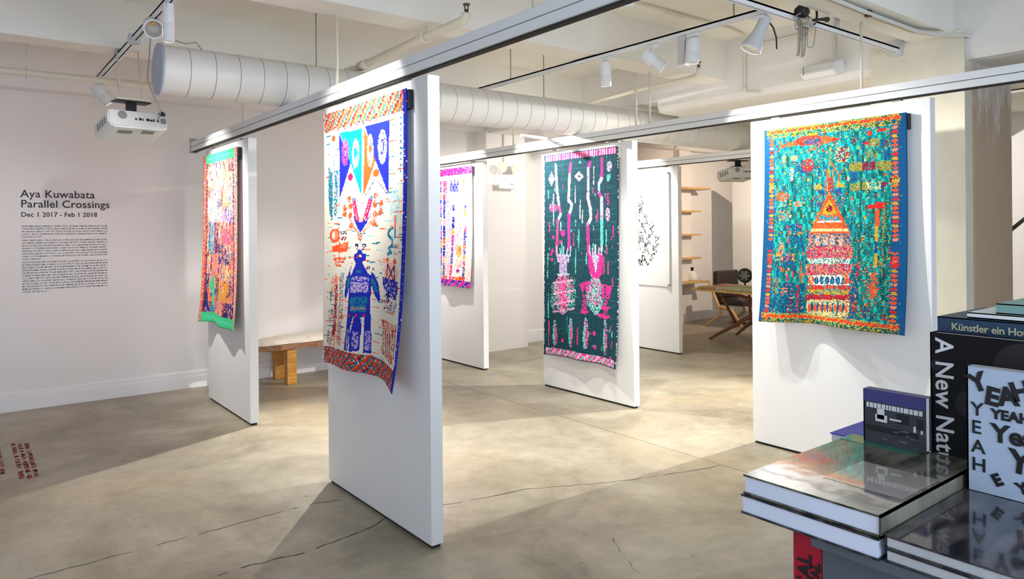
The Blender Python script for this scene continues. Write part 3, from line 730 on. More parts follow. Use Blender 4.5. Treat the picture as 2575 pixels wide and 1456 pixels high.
  ('p',[(0.714,0.202),(0.869,0.207),(0.866,0.315),(0.711,0.312)],'lilac',0.7),
  ('p',[(0.812,0.106),(0.846,0.108),(0.845,0.134),(0.811,0.133)],'gold',1),
  ('e',[(0.737,0.701),(0.061,0.05)],'gold',0.8),
  ('e',[(0.755,0.694),(0.026,0.02)],'pink',0.7),
  ('p',[(0.675,0.361),(0.806,0.364),(0.799,0.661),(0.668,0.662)],'pink',0.12),
  ('p',[(0.444,0.255),(0.562,0.258),(0.547,0.9),(0.428,0.903)],'hot',0.1),
  ('p',[(0.444,0.255),(0.562,0.258),(0.547,0.9),(0.428,0.903)],'navy',0.06),
  ('e',[(0.733,0.867),(0.035,0.017)],'purple',1),
  ('p',[(0.354,0.923),(0.501,0.918),(0.5,0.976),(0.353,0.981)],'orange',0.6),
  ('p',[(0.626,0.921),(0.886,0.912),(0.885,0.961),(0.625,0.971)],'orange',0.75),
  ('p',[(0.665,0.779),(0.822,0.776),(0.82,0.842),(0.664,0.846)],'salmon',0.3),
 ],
}
# ------------------------------------------------------------------ the room
ZS, ZB = 3.28, 2.93          # slab underside, beam underside
X0, X1, Y0, Y1 = -2.3, 12.6, -2.6, 7.87

fl = structure(MB().box(X0 - .2, X1 + .2, Y0 - .2, Y1 + .3, -.2, -.012).build('floor', SLOT))
for a, b in ((X0 - .2, 4.055), (4.061, X1 + .2)):
    MB().box(a, b, Y0 - .2, Y1 + .3, -.012, 0).build('slab', CONC, fl)
def crack(pts, w):
    mb = MB(); rnd = random.Random(len(pts) * 7 + int(pts[0][0] * 10)); P = []
    for (ax, ay), (bx, by) in zip(pts[:-1], pts[1:]):
        n = max(2, int(math.hypot(bx - ax, by - ay) / .05))
        for k in range(n): P.append((ax + (bx - ax) * k / n + rnd.uniform(-.008, .008), ay + (by - ay) * k / n + rnd.uniform(-.008, .008)))
    P.append(pts[-1])
    for (ax, ay), (bx, by) in zip(P[:-1], P[1:]):
        if rnd.random() < .12: continue
        h = w * rnd.uniform(.5, 1.2)
        mb.quad([(ax, ay - h, .0008), (bx, by - h, .0008), (bx, by + h, .0008), (ax, ay + h, .0008)])
    return mb.build('crack', SLOT, fl)
crack([(-.6, 4.0), (.355, 4.009), (1.0, 4.02), (1.658, 4.048), (1.95, 3.9), (2.234, 3.533), (2.741, 3.44), (3.386, 3.129), (3.953, 2.969), (4.05, 2.96)], .003)
crack([(.5, 3.45), (1.045, 3.495), (1.358, 3.457), (1.726, 3.512), (1.9, 3.6)], .004)
crack([(2.66, 2.62), (2.577, 2.478), (2.491, 2.275), (2.45, 2.0)], .003)

structure(MB().box(X0 - .2, X1 + .2, Y0 - .2, Y1 + .3, ZS, ZS + .25).build('ceiling', CEILP))
structure(MB().box(X0 - .2, X1 + .2, Y1, Y1 + .2, 0, ZS).build('wall_back', WALLP))
structure(MB().box(X1, X1 + .2, Y0, Y1, 0, ZS).build('wall_right', WALLP))
wl = MB(); wl.box(X0 - .15, X0, 4.6, Y1, 0, ZS); wl.box(X0 - .15, X0, Y0, -.2, 0, ZS); wl.box(X0 - .15, X0, -.2, 4.6, 0, .6); wl.box(X0 - .15, X0, -.2, 4.6, 2.9, ZS)
structure(wl.build('wall_left', WALLP))
wf = MB(); wf.box(X0, -1.4, Y0 - .15, Y0, 0, ZS); wf.box(3.8, X1, Y0 - .15, Y0, 0, ZS); wf.box(-1.4, 3.8, Y0 - .15, Y0, 0, .6); wf.box(-1.4, 3.8, Y0 - .15, Y0, 2.9, ZS)
structure(wf.build('wall_front', WALLP))
fr = MB()
for x in (-1.4, .3, 2.05, 3.75): fr.box(x, x + .05, Y0 - .1, Y0 - .03, .6, 2.9)
for z in (.6, 2.85): fr.box(-1.4, 3.8, Y0 - .1, Y0 - .03, z, z + .05)
structure(fr.build('window_1', DARK))
fr = MB()
for y in (-.2, 1.4, 3.0, 4.55): fr.box(X0 - .1, X0 - .03, y, y + .05, .6, 2.9)
for z in (.6, 2.85): fr.box(X0 - .1, X0 - .03, -.2, 4.6, z, z + .05)
structure(fr.build('window_2', DARK))

# joist beams running left to right, girder and column
for i, (a, b) in enumerate(((-1.7, -1.44), (.18, .46), (2.05, 2.33), (3.92, 4.175), (5.80, 6.04))):
    mb = MB(); mb.box(X0, 5.5, a, b, ZB, ZS + .01); mb.box(5.92, X1, a, b, ZB, ZS + .01)
    structure(mb.build('trim_%d' % (i + 1), CEILP))
structure(MB().box(X0, X1, 7.67, Y1 + .01, 2.90, ZS + .01).build('trim_6', WALLP))
g = MB(); g.prism([(5.5, ZS + .01), (5.5, 2.80), (5.53, 2.745), (5.60, 2.735), (5.92, 2.735), (5.92, ZS + .01)], 'y', -1.9, 4.72)
g.prism([(5.5, ZS + .01), (5.5, 2.86), (5.92, 2.86), (5.92, ZS + .01)], 'y', 4.72, 7.7)
structure(g.build('trim_7', PLASTER))
c = MB(); c.box(5.475, 6.31, 1.976, 2.615, 0, ZB + .02)
col = structure(c.build('wall_column', COLUMNP))
MB().box(5.60, 6.312, 1.962, 1.976, 0, 2.80).build('bare_plaster', PEEL, col)
# pier on the back wall
p = MB(); p.box(5.47, 6.12, 7.60, 7.87, 0, 2.90); p.box(5.455, 6.135, 7.585, 7.87, 0, .78)
structure(p.build('wall_pier', WALLP))
structure(MB().box(9.55, 9.85, 7.74, 7.87, 0, 2.90).build('wall_pilaster', WALLP))
# baseboards: flat board with a stepped top
def base(name, x0, x1):
    mb = MB(); mb.prism([(7.87, 0), (7.848, 0), (7.848, .115), (7.853, .118), (7.853, .16), (7.862, .172), (7.87, .172)], 'x', x0, x1)
    return structure(mb.build(name, TRIMW))
base('baseboard_back', X0, 5.455); base('baseboard_back_right', 6.135, 9.55)
structure(MB().box(X1 - .02, X1, 0, Y1, 0, .16).build('baseboard_right', TRIMW))

# ------------------------------------------------------------------ hanging rails
def rail(x, y0, y1, label, rods):
    t = thing('hanging_rail', (x, y1, 2.4), label, 'rail', 'white rails carrying the display panels')
    MB().box(x, x + .062, y0, y1, 2.447, 2.492, .003).build('upper_channel', RAILW, t)
    MB().box(x, x + .062, y0, y1, 2.400, 2.443, .003).build('lower_channel', RAILW, t)
    MB().box(x + .014, x + .05, y0 + .01, y1 - .005, 2.392, 2.45).build('core_shadow_gap', SLOT, t)  # dark core in the seam; its lower edge stands in for the shadow gap
    e = MB(); e.box(x - .006, x + .07, y1 - .002, y1 + .014, 2.385, 2.53); e.build('end_bracket', STEEL, t)
    for y, r in rods:
        MB().tube([(x + .03, y, 2.485), (x + .03, y, ZS if not any(a < y < b for a, b in ((2.05, 2.33), (3.92, 4.175), (5.8, 6.04))) else ZB + .005)], r, 8).build('drop_rod', PIPEW, t)
    return t
rail(1.83, -1.2, 7.55, 'long white rail nearest the camera, above the panel with the robot tapestry', ((4.15, .009), (2.24, .009), (6.0, .006), (.3, .009)))
t = rail(4.645, -.6, 7.6, 'long white middle rail above the turquoise tapestry panel', ((2.29, .009), (4.255, .008), (4.1, .008), (6.0, .007)))
MB().tube([(4.66, 5.42, 2.505), (4.32, 5.42, 2.505)], .016, 10).build('side_arm', RAILW, t)
rail(7.15, 2.4, 7.6, 'far white rail above the panel with the ink drawing', ((3.3, .009), (5.9, .009)))

# ------------------------------------------------------------------ display panels
def panel(x, y0, y1, label, top=2.38, th=.07):
    t = thing('display_panel', (x, y0, 0), label, 'panel', 'white hanging display panels')
    MB().box(x, x + th, y0, y1, .018, top, .002).build('board', PANELP, t)
    MB().box(x + .012, x + th - .012, y0 + .012, y1 - .012, .0, .019).build('foot_shadow_gap', SLOT, t)  # dark strip standing in for the shadow gap under the board
    for y in (y0 + .2, y1 - .2):
        MB().box(x + .004, x + .03, y - .03, y + .03, top - .01, 2.3915).build('hanger', STEEL, t)
    return t
panel(1.862, 3.082, 4.335, 'white freestanding panel in the foreground carrying the robot tapestry')
panel(1.895, 5.985, 7.225, 'white panel at left carrying the narrow pink and navy tapestry')
panel(4.712, 6.625, 7.845, 'white panel far behind, carrying the purple-banded cream tapestry')
panel(4.722, 4.35, 5.59, 'white panel carrying the dark teal and pink tapestry')
panel(4.665, 1.872, 3.115, 'white panel at right carrying the turquoise tower tapestry')
panel(7.19, 5.855, 7.1, 'far white panel holding the paper sheet with black ink drawing')
panel(10.30, 6.0, 7.24, 'farthest plain white panel behind the wooden table')

# ------------------------------------------------------------------ woven tapestries
PAL = dict(blue=(26, 40, 172), teal=(0, 150, 178), teal2=(10, 122, 148), pink=(236, 70, 130), lpink=(248, 186, 170), mag=(200, 24, 92), cream=(236, 228, 212),
  orange=(242, 88, 36), salmon=(244, 138, 104), navy=(44, 40, 96), maroon=(132, 26, 52), red=(222, 40, 36), steel=(96, 130, 180), pale=(160, 208, 214), lilac=(190, 172, 214),
  gold=(214, 160, 32), olive=(142, 140, 60), sand=(222, 206, 140), crim=(184, 24, 44), dblue=(12, 82, 134), dgreen=(10, 84, 70), white=(232, 240, 240), pinkw=(246, 176, 208), hot=(246, 44, 146),
  mint=(96, 214, 190), bg=(18, 62, 74), dteal=(20, 120, 110), green=(70, 206, 138), purple=(166, 52, 178), pinkl=(250, 150, 190))
def srgb(n): return np.array(lin(PAL[n])[:3])

class Cloth:
    def __init__(s, w, h, seed):
        s.w, s.h = w, h; s.rng = np.random.default_rng(seed)
        s.U, s.V = np.meshgrid((np.arange(w) + .5) / w, (np.arange(h) + .5) / h)
        s.C = np.zeros((h, w, 3))
    def fill(s, mask, col, d=1.0):
        if d < 1: mask = mask & (s.rng.random(mask.shape) < d)
        s.C[mask] = srgb(col) if isinstance(col, str) else col
    def poly(s, pts, col, d=1.0):
        m = np.zeros(s.U.shape, bool); n = len(pts)
        for i in range(n):
            (x0, y0), (x1, y1) = pts[i], pts[(i + 1) % n]
            if y0 == y1: continue
            c = ((y0 > s.V) != (y1 > s.V)) & (s.U < (x1 - x0) * (s.V - y0) / (y1 - y0) + x0)
            m ^= c
        s.fill(m, col, d)
    def rect(s, u0, v0, u1, v1, col, d=1.0): s.fill((s.U >= u0) & (s.U < u1) & (s.V >= v0) & (s.V < v1), col, d)
    def ell(s, c, r, col, d=1.0): s.fill(((s.U - c[0]) / max(r[0], .004)) ** 2 + ((s.V - c[1]) / max(r[1], .003)) ** 2 < 1, col, d)
    def line(s, pts, w, col, d=1.0):
        a = s.h / s.w
        for (x0, y0), (x1, y1) in zip(pts[:-1], pts[1:]):
            dx, dy = x1 - x0, (y1 - y0) * a; l2 = max(dx * dx + dy * dy, 1e-9)
            t = np.clip(((s.U - x0) * dx + (s.V - y0) * a * dy) / l2, 0, 1)
            s.fill((s.U - x0 - t * dx) ** 2 + ((s.V - y0) * a - t * dy) ** 2 < (w / 2) ** 2, col, d)
    def motifs(s, key):
        for k, g, c, d in MOTIF[key]:
            if k == 'p': s.poly(g, c, d)
            elif k == 'e': s.ell(g[0], g[1], c, d)
            else: s.line(g[:-1], g[-1], c, d)
    def dashes(s, n, cols, ulen, vth, vertical=False):
        for _ in range(n):
            u, v = s.rng.random(2); l = ulen * (.4 + s.rng.random()); c = cols[s.rng.integers(len(cols))]
            if vertical: s.rect(u, v, u + vth, v + l, c, .9)
            else: s.rect(u, v, u + l, v + vth, c, .9)
    def build(s, parent, x, y0, width, z0, height, wave, seed, hem):
        """hang the cloth: it stands a little off the panel and its lower hem billows"""
        w, h = s.w, s.h; rnd = random.Random(seed)
        ph = [rnd.uniform(0, 6.28) for _ in range(4)]
        u = np.linspace(0, 1, w + 1); v = np.linspace(0, 1, h + 1); U, V = np.meshgrid(u, v)
        off = .034 + .010 * V + wave * V ** 3 * (.55 + .45 * np.sin(2 * np.pi * 1.55 * U + ph[0])) + .006 * V * np.sin(2 * np.pi * 3.1 * U + ph[1]) + .004 * np.sin(2 * np.pi * (.8 * V) + ph[2]) * V
        off += .030 * V ** 5 * np.clip((U - .8) / .2, 0, 1)
        Y = y0 - U * width + .010 * V * np.sin(2 * np.pi * .7 * V + ph[3]) * (U - .5)
        Z = z0 - V * height + hem * V ** 2 * np.sin(np.pi * U) * .5
        co = np.stack([x - off, Y, Z], -1).reshape(-1, 3)
        idx = np.arange((w + 1) * (h + 1)).reshape(h + 1, w + 1)
        F = np.stack([idx[:-1, :-1], idx[1:, :-1], idx[1:, 1:], idx[:-1, 1:]], -1).reshape(-1, 4)
        me = bpy.data.meshes.new('woven_cloth'); me.vertices.add(len(co)); me.vertices.foreach_set('co', co.ravel().astype(np.float32))
        me.loops.add(len(F) * 4); me.loops.foreach_set('vertex_index', F.ravel().astype(np.int32))
        me.polygons.add(len(F)); me.polygons.foreach_set('loop_start', (np.arange(len(F)) * 4).astype(np.int32))
        me.update(); me.validate()
        ca = me.color_attributes.new('weave', 'FLOAT_COLOR', 'CORNER')
        cc = s.C.reshape(-1, 3) * (1 + .10 * (s.rng.random((len(F), 1)) - .5))
        rgba = np.concatenate([cc, np.ones((len(F), 1))], 1); ca.data.foreach_set('color', np.repeat(rgba, 4, axis=0).ravel().astype(np.float32))
        me.polygons.foreach_set('use_smooth', np.ones(len(F), bool))
        me.materials.append(WEAVE)
        o = bpy.data.objects.new('woven_cloth', me); COL.objects.link(o); o.parent = parent; o.matrix_parent_inverse = Matrix.Translation(-parent.location)
        so = o.modifiers.new('thickness', 'SOLIDIFY'); so.thickness = .004; so.offset = 0
        return o
WEAVE = mat('woven_wool', (200, 200, 200), .85, bump=.35, bscale=220, spec=.2)
_a = WEAVE.node_tree.nodes.new('ShaderNodeVertexColor'); _a.layer_name = 'weave'
WEAVE.node_tree.links.new(_a.outputs['Color'], WEAVE.node_tree.nodes['Principled BSDF'].inputs['Base Color'])

def tapestry(cl, x, y0, width, z0, height, label, wave=.05, seed=1, hem=.05, batten=DARK):
    t = thing('tapestry', (x - .02, y0, z0), label, 'tapestry', 'woven tapestries hung on the panels')
    cl.build(t, x, y0, width, z0, height, wave, seed, hem)
    MB().box(x - .032, x - .001, y0 - width - .012, y0 - .004, z0 - .105, z0 - .006, .002).build('batten', batten, t)
    return t

def band(cl, v0, v1, cols, step_u, step_v):
    """geometric border of zigzag blocks"""
    m = (cl.V >= v0) & (cl.V < v1)
    k = (np.floor(cl.U / step_u) + np.floor((cl.V - v0) / step_v) + np.floor(cl.U / (step_u * 9))).astype(int)
    for i, c in enumerate(cols): cl.fill(m & (k % len(cols) == i), c, .93)

# robot tapestry
c = Cloth(150, 222, 3); c.C[:] = srgb('cream')
c.dashes(420, ['salmon', 'pale', 'teal2', 'orange', 'pale', 'salmon'], .07, .0045)
c.motifs('t1')
for v0, v1, cols in ((0, .072, ['salmon', 'orange', 'teal2', 'salmon', 'maroon', 'orange']), (.932, 1, ['orange', 'red', 'teal2', 'orange', 'maroon', 'teal2'])): band(c, v0, v1, cols, .018, .0105)
c.rect(.968, .0, 1, 1, 'blue', .95); c.rect(.0, .0, .012, 1, 'cream', .8)
tapestry(c, 1.862, 4.283, 1.052, 2.330, 1.555, 'cream tapestry with blue robot figure and blue pennants', .075, 5, .06)
# narrow pink and navy tapestry
c = Cloth(110, 170, 9); c.C[:] = srgb('salmon')
c.dashes(900, ['lpink', 'salmon', 'navy', 'lilac', 'blue', 'cream', 'sand', 'lpink', 'navy', 'orange', 'pink'], .05, .022, True)
c.motifs('tS'); c.dashes(500, ['navy', 'lpink', 'lilac', 'orange', 'blue', 'teal'], .022, .012, True)
c.rect(0, .0, .10, 1, 'orange', .9); c.rect(.03, 0, .07, 1, 'cream', .25); c.rect(.10, 0, .15, 1, 'navy', .6); c.rect(.93, .0, 1, 1, 'lpink', .9); c.rect(.955, 0, .985, 1, 'red', .5); c.rect(.885, .05, .93, .95, 'navy', .55)
c.rect(.08, 0, .93, .055, 'green', 1); c.rect(.10, .02, .9, .03, 'mint', .6); c.rect(.08, .94, .97, 1, 'green', 1); c.rect(.1, .965, .95, .975, 'mint', .7)
tapestry(c, 1.895, 7.19, 1.03, 2.318, 1.56, 'tapestry crowded with pink, navy and orange blocks between green bands', .06, 8, .04)
# purple banded tapestry
c = Cloth(100, 150, 4); c.C[:] = lin((248, 232, 224))[:3]
c.dashes(120, ['lpink', 'pinkl', 'lilac'], .02, .012, True)
c.motifs('t3'); c.dashes(60, ['hot', 'navy', 'orange'], .012, .007, True)
band(c, 0, .06, ['purple', 'hot', 'purple', 'mag'], .03, .02); band(c, .95, 1, ['purple', 'blue', 'purple', 'hot'], .04, .02)
for k in range(16): c.rect(.10, .1 + k * .053, .16, .15 + k * .053, ['blue', 'purple', 'hot', 'orange', 'blue'][k % 5], .85); c.rect(.28, .1 + k * .053, .33, .15 + k * .053, ['hot', 'blue', 'gold', 'blue'][k % 4], .85)
tapestry(c, 4.712, 7.75, .97, 2.335, 1.41, 'cream tapestry with columns of bright blocks between purple bands', .05, 3, .02)
# dark teal tapestry
c = Cloth(130, 250, 7); c.C[:] = srgb('bg')
c.fill(c.rng.random(c.U.shape) < .25, lin((26, 74, 88))[:3]); c.fill((c.rng.random(c.U.shape) < .5) & (c.rng.random((c.h, 1)) < .12), lin((34, 92, 108))[:3])
c.motifs('tM'); sp = c.rng.random(c.U.shape); c.C[sp < .10] *= .5
c.dashes(60, ['pink', 'mint', 'pale', 'dteal'], .018, .010, True)
band(c, 0.004, .032, ['hot', 'pinkw', 'pink', 'pinkw'], .014, .03); band(c, .965, .995, ['hot', 'pinkw', 'lilac', 'pink', 'mint'], .022, .012)
c.rect(0, 0, .022, 1, 'bg'); c.rect(.978, 0, 1, 1, 'bg'); c.fill((c.U < .01) & (c.rng.random((c.h, 1)) < .3), 'white'); c.fill((c.U > .99) & (c.rng.random((c.h, 1)) < .3), 'white')
tapestry(c, 4.722, 5.507, 1.02, 2.34, 2.0, 'dark teal tapestry with two pink crowned figures', .045, 11, .03, batten=PIPEW)
# turquoise tower tapestry
c = Cloth(150, 205, 12); c.C[:] = lin((8, 128, 130))[:3]
k = (np.floor(c.U * 50) + 2 * np.floor(c.V * 34) + np.floor(c.U * 9)).astype(int)
c.fill((k % 3 == 0) & (c.rng.random(c.U.shape) < .9), lin((30, 188, 172))[:3]); c.fill((k % 7 == 1) & (c.rng.random(c.U.shape) < .8), lin((4, 92, 104))[:3])
c.dashes(260, ['dgreen', 'dblue', 'teal', 'dgreen'], .05, .013, True)
for u0, v0, u1, v1 in ((.24, .18, .36, .24), (.05, .8, .32, .95), (.62, .70, .72, .95), (.18, .50, .30, .62), (.12, .66, .26, .74)): c.rect(u0, v0, u1, v1, 'dblue', .6)
c.dashes(240, ['red', 'orange', 'gold', 'sand', 'maroon', 'salmon'], .012, .014, True)
c.motifs('tR')
sp = c.rng.random(c.U.shape); c.C[sp < .13] *= .45; c.fill((sp > .13) & (sp < .155), 'gold'); c.fill((sp > .155) & (sp < .175), 'maroon')
c.rect(0, 0, .09, 1, 'dblue', .94); c.rect(.905, 0, 1, 1, 'dblue', .94)
for uc in (.062, .928):
    for k in range(46):
        v = .06 + k * .0205; c.ell((uc, v), (.020, .008), ['orange', 'red', 'orange', 'gold', 'salmon'][(k * 7 + int(uc * 10)) % 5], .95)
    c.rect(uc - .025, .28, uc + .025, .33, 'gold', .4); c.rect(uc - .025, .58, uc + .025, .63, 'dblue'); c.rect(uc - .025, .65, uc + .025, .70, 'red', .6)
for v0, s_ in ((0, 1), (.952, -1)):
    c.rect(.02, v0, .985, v0 + .048, 'gold', .55); band(c, v0 + .008, v0 + .026, ['orange', 'red', 'orange', 'red', 'gold'], .012, .009); c.rect(.02, v0 + .028, .985, v0 + .046, 'dgreen', .4)
c.rect(0, 0, .02, 1, 'dblue'); c.rect(.965, 0, 1, 1, 'dblue')
tapestry(c, 4.665, 2.978, .985, 2.30, 1.375, 'turquoise tapestry with a pointed tower and fish', .10, 21, .03)

# sheet with ink drawing
t = thing('paper_sheet', (7.17, 6.9, .86), 'white paper sheet with black speckled leaf-shaped ink drawing', 'drawing')
s_ = MB()
N = 24
for k in range(N):
    y = 5.975 + k * .9 / N; yb = y + .9 / N
    bulge = lambda q: .012 + .018 * max(0, 1 - (q - 5.975) / .12)
    for (za, zb) in ((.85, 1.2), (1.2, 1.9), (1.9, 2.31)):
        s_.quad([(7.19 - bulge(y), y, za), (7.19 - bulge(yb), yb, za), (7.19 - bulge(yb), yb, zb), (7.19 - bulge(y), y, zb)])
s_.build('sheet', PAPER, t)
rnd = random.Random(5); ink = MB(); n = 0
while n < 950:
    v = rnd.random(); z = 2.06 - .95 * v
    yr = 6.47 - .12 * min(1, v / .35) - .20 * max(0, math.sin(math.pi * max(0, min(1, (v - .3) / .7)))) ; yl = 6.60 + .14 * math.sin(math.pi * v)
    y = yr + (yl - yr) * rnd.random()
    if math.sin(y * 41 + z * 17) + math.sin(z * 33 - y * 53) < -.1: continue
    r = rnd.uniform(.002, .0075); ink.quad([(7.1755, y - r, z - r * 1.4), (7.1755, y + r, z - r), (7.1755, y + r * .6, z + r * 1.4), (7.1755, y - r, z + r)]); n += 1
tag(ink.build('ink_drawing', INK, t), kind='stuff')
for y, z in ((5.99, 2.30), (5.99, .87), (6.86, 2.30), (6.86, .87)): MB().box(7.145, 7.19, y - .008, y + .008, z - .012, z + .012, .002).build('clip', STEEL, t)
# ------------------------------------------------------------------ air duct
t = thing('air_duct', (1.03, 5.05, 2.65), 'large white round ventilation duct running under the ceiling', 'duct')
R0, DY, DZ = .160, 5.05, 2.655
x = 1.04; SEC = .157
while x < 12.5:
    xe = min(x + SEC, 12.55); MB().tube([(x, DY, DZ), (xe - .004, DY, DZ)], R0, 40, False).build('duct_section', DUCTW, t)
    x = xe
q = MB(); q.tube([(1.03, DY, DZ), (12.55, DY, DZ)], R0 - .004, 32); q.build('duct_liner', LAMPG, t)
MB().tube([(1.025, DY, DZ), (1.042, DY, DZ)], [R0 + .006, R0 + .008], 40).build('end_cap', DUCTB, t)
for x in (2.1, 4.3, 6.9, 9.5):
    hm = MB(); hm.tube([(x, DY, ZS), (x, DY, DZ + R0)], .005, 6)
    hm.build('hanger_rod', CABLE, t)
w = MB(); w.tube([(1.06, DY - .03, DZ + R0 + .01), (1.09, DY - .02, DZ + R0 + .05), (1.14, DY - .02, DZ + R0 + .035), (1.2, DY, DZ + R0 + .03), (1.26, DY - .02, DZ + R0 + .045), (1.3, DY, DZ + R0 + .004)], .004, 6); w.build('loose_wire', CABLE, t)
# saddle box on the duct beyond the girder
t = thing('junction_box', (6.2, 4.83, 2.62), 'white electrical box with black plug beside the duct', 'box')
MB().box(5.98, 6.36, 4.72, 4.86, 2.66, 2.78, .006).build('housing', PLASTIC, t)
MB().box(6.0, 6.14, 4.705, 4.722, 2.70, 2.75, .002).build('cover_plate', GRILLE, t)
MB().tube([(6.12, 4.69, 2.725), (6.22, 4.69, 2.715)], [.02, .008], 8).build('plug', DARK, t)
MB().tube([(6.2, 4.8, 2.77), (6.2, 4.8, ZS)], .006, 6).build('hanger_rod', CABLE, t)

# ------------------------------------------------------------------ pipes
def pipe(name, pts, r, m, label, rods=(), sprinkler=None, cat='pipe', couplings=(), group=None):
    t = thing(name, pts[0], label, cat, group)
    MB().tube(pts, r, 12).build('pipe_run', m, t)
    for c_ in couplings:
        (a, b) = c_; MB().tube([a, b], r * 1.35, 12).build('coupling', m, t)
    for p_, ztop in rods:
        MB().tube([(p_[0], p_[1], p_[2]), (p_[0], p_[1], ztop)], .005, 6).build('hanger_rod', m, t)
        q = MB(); ring = [(p_[0], p_[1] + math.cos(a) * r * 1.35 if abs(pts[1][0] - pts[0][0]) > .5 else p_[1], p_[2] + math.sin(a) * r * 1.35) if abs(pts[1][0] - pts[0][0]) > .5 else (p_[0] + math.cos(a) * r * 1.35, p_[1], p_[2] + math.sin(a) * r * 1.35) for a in [k * math.pi / 8 for k in range(17)]]
        q.tube(ring, .006, 6, False); q.build('pipe_clip', m, t)
    if sprinkler:
        x, y, z = sprinkler; s = MB()
        s.tube([(x, y, z), (x, y, z + .022)], .013, 8); s.box(x - .014, x - .009, y - .003, y + .003, z + .02, z + .05); s.box(x + .009, x + .014, y - .003, y + .003, z + .02, z + .05)
        s.tube([(x, y, z + .048), (x, y, z + .055)], .022, 10); s.build('sprinkler_head', BRASS, t)
    return t
pipe('water_pipe', [(-2.3, 6.6, 2.825), (1.2, 6.6, 2.835), (5.5, 6.6, 2.84)], .026, PIPEW, 'long cream pipe along the back wall, under the ceiling', rods=(((.43, 6.6, 2.83), ZS), ((1.05, 6.6, 2.835), ZS), ((2.3, 6.6, 2.836), ZS)))
pipe('sprinkler_pipe', [(2.5, 6.5, 2.86), (2.46, 5.3, 2.86), (2.42, 4.02, 2.86), (2.415, 3.62, 2.86), (2.415, 3.565, 2.864), (2.413, 3.545, 2.878), (2.413, 3.54, 2.898)], .027, PIPEW,
     'cream sprinkler pipe above the robot tapestry panel', rods=(((2.42, 4.02, 2.86), ZB),), sprinkler=(2.413, 3.54, 2.894), couplings=(((2.452, 5.05, 2.86), (2.447, 4.92, 2.86)), ((2.458, 5.3, 2.86), (2.455, 5.22, 2.86))), group=None)
pipe('sprinkler_pipe', [(5.1, 5.5, 2.86), (5.05, 5.2, 2.86), (4.92, 4.48, 2.86), (4.865, 3.80, 2.86), (4.862, 3.75, 2.868), (4.86, 3.73, 2.89), (4.86, 3.73, 2.925)], .018, PIPEW,
     'thin cream sprinkler pipe behind the track lamps', rods=(((4.92, 4.48, 2.86), ZS),), sprinkler=(4.86, 3.73, 2.92))
pipe('conduit', [(2.2, 3.62, 3.262), (3.9, 3.60, 3.262), (4.82, 3.60, 3.262), (5.1, 3.60, 3.262), (5.35, 3.64, 3.26), (5.46, 3.69, 3.22), (5.485, 3.715, 3.1), (5.485, 3.715, 2.83), (5.485, 3.70, 2.79), (5.485, 3.56, 2.765)], .010, PIPEW,
     'cream conduit crossing the ceiling and turning down the girder', couplings=(((4.30, 3.60, 3.255), (4.5, 3.60, 3.255)), ((5.485, 3.715, 2.84), (5.485, 3.715, 2.80))))
pipe('conduit', [(5.485, 3.69, 3.18), (5.485, 3.3, 3.18), (5.485, 2.95, 3.18), (5.485, 2.9, 3.14), (5.485, 2.895, 2.95)], .009, PIPEW, 'cream conduit running across the girder above the wall speaker')
# bundle of cables running along the near beam to the column and on
t = thing('cable_bundle', (4.0, 2.14, 2.91), 'grey and white cables running along the beam to the column', 'cable')
for k, (m, r, dy, dz) in enumerate(((CABLE, .010, 0, 0), (PIPEW, .010, .022, .002), (mat('white_cable', (222, 220, 214), .5), .012, -.02, -.006))):
    MB().tube([(2.5, 2.13 + dy, 2.915 + dz), (4.0, 2.134 + dy, 2.915 + dz), (4.45, 2.143 + dy, 2.912 + dz), (5.1, 2.14 + dy, 2.908 + dz), (5.29, 2.08 + dy, 2.905 + dz), (5.44, 1.96 + dy * .5, 2.90 + dz), (5.72, 1.94 + dy * .3, 2.90 + dz), (6.2, 1.93 + dy * .3, 2.895 + dz), (6.7, 1.92 + dy, 2.885 + dz), (7.4, 1.9 + dy, 2.88 + dz)], r, 8).build('cable', m, t)
MB().box(4.43, 4.47, 2.12, 2.15, 2.89, 2.93).build('cable_clip', BRASS, t)

# ------------------------------------------------------------------ lighting tracks and heads
def track(axis, a, b, fixed, z, label, ends=()):
    t = thing('lighting_track', (fixed, a, z) if axis == 'y' else (a, fixed, z), label, 'track')
    f = fixed
    if axis == 'y':
        mb = MB(); mb.box(f - .018, f - .006, a, b, z, z + .034); mb.box(f + .006, f + .018, a, b, z, z + .034); mb.box(f - .018, f + .018, a, b, z + .022, z + .034)
        mb.build('track_profile', RAILW, t); MB().box(f - .006, f + .006, a + .01, b - .01, z + .006, z + .023).build('track_slot', SLOT, t)
    else:
        mb = MB(); mb.box(a, b, f - .018, f - .006, z, z + .034); mb.box(a, b, f + .006, f + .018, z, z + .034); mb.box(a, b, f - .018, f + .018, z + .022, z + .034)
        mb.build('track_profile', RAILW, t); MB().box(a + .01, b - .01, f - .006, f + .006, z + .006, z + .023).build('track_slot', SLOT, t)
    return t
TZ = 2.893
tl = track('y', 3.0, 6.95, .955, TZ, 'short lighting track at upper left beside the duct end')
MB().box(.92, .99, 5.36, 5.44, TZ - .01, TZ + .05, .003).build('feed_box', LAMPG, tl)
tA = track('y', 2.45, 6.95, 3.875, TZ, 'long lighting track with white lamps over the middle aisle')
tB = track('x', 1.95, 5.47, 2.415, TZ - .022, 'lighting track running to the column at upper right')
MB().box(5.455, 5.476, 2.38, 2.45, TZ - .05, TZ + .075, .003).build('end_bracket', LAMPG, tB)
for x in (2.1, 3.0, 4.6): MB().box(x - .02, x + .02, 2.405, 2.425, TZ + .01, ZS).build('drop_bracket', LAMPG, tB)
for y in (2.7, 5.0, 6.7): MB().tube([(3.875, y, TZ + .03), (3.875, y, ZS)], .005, 6).build('drop_rod', CABLE, tA)
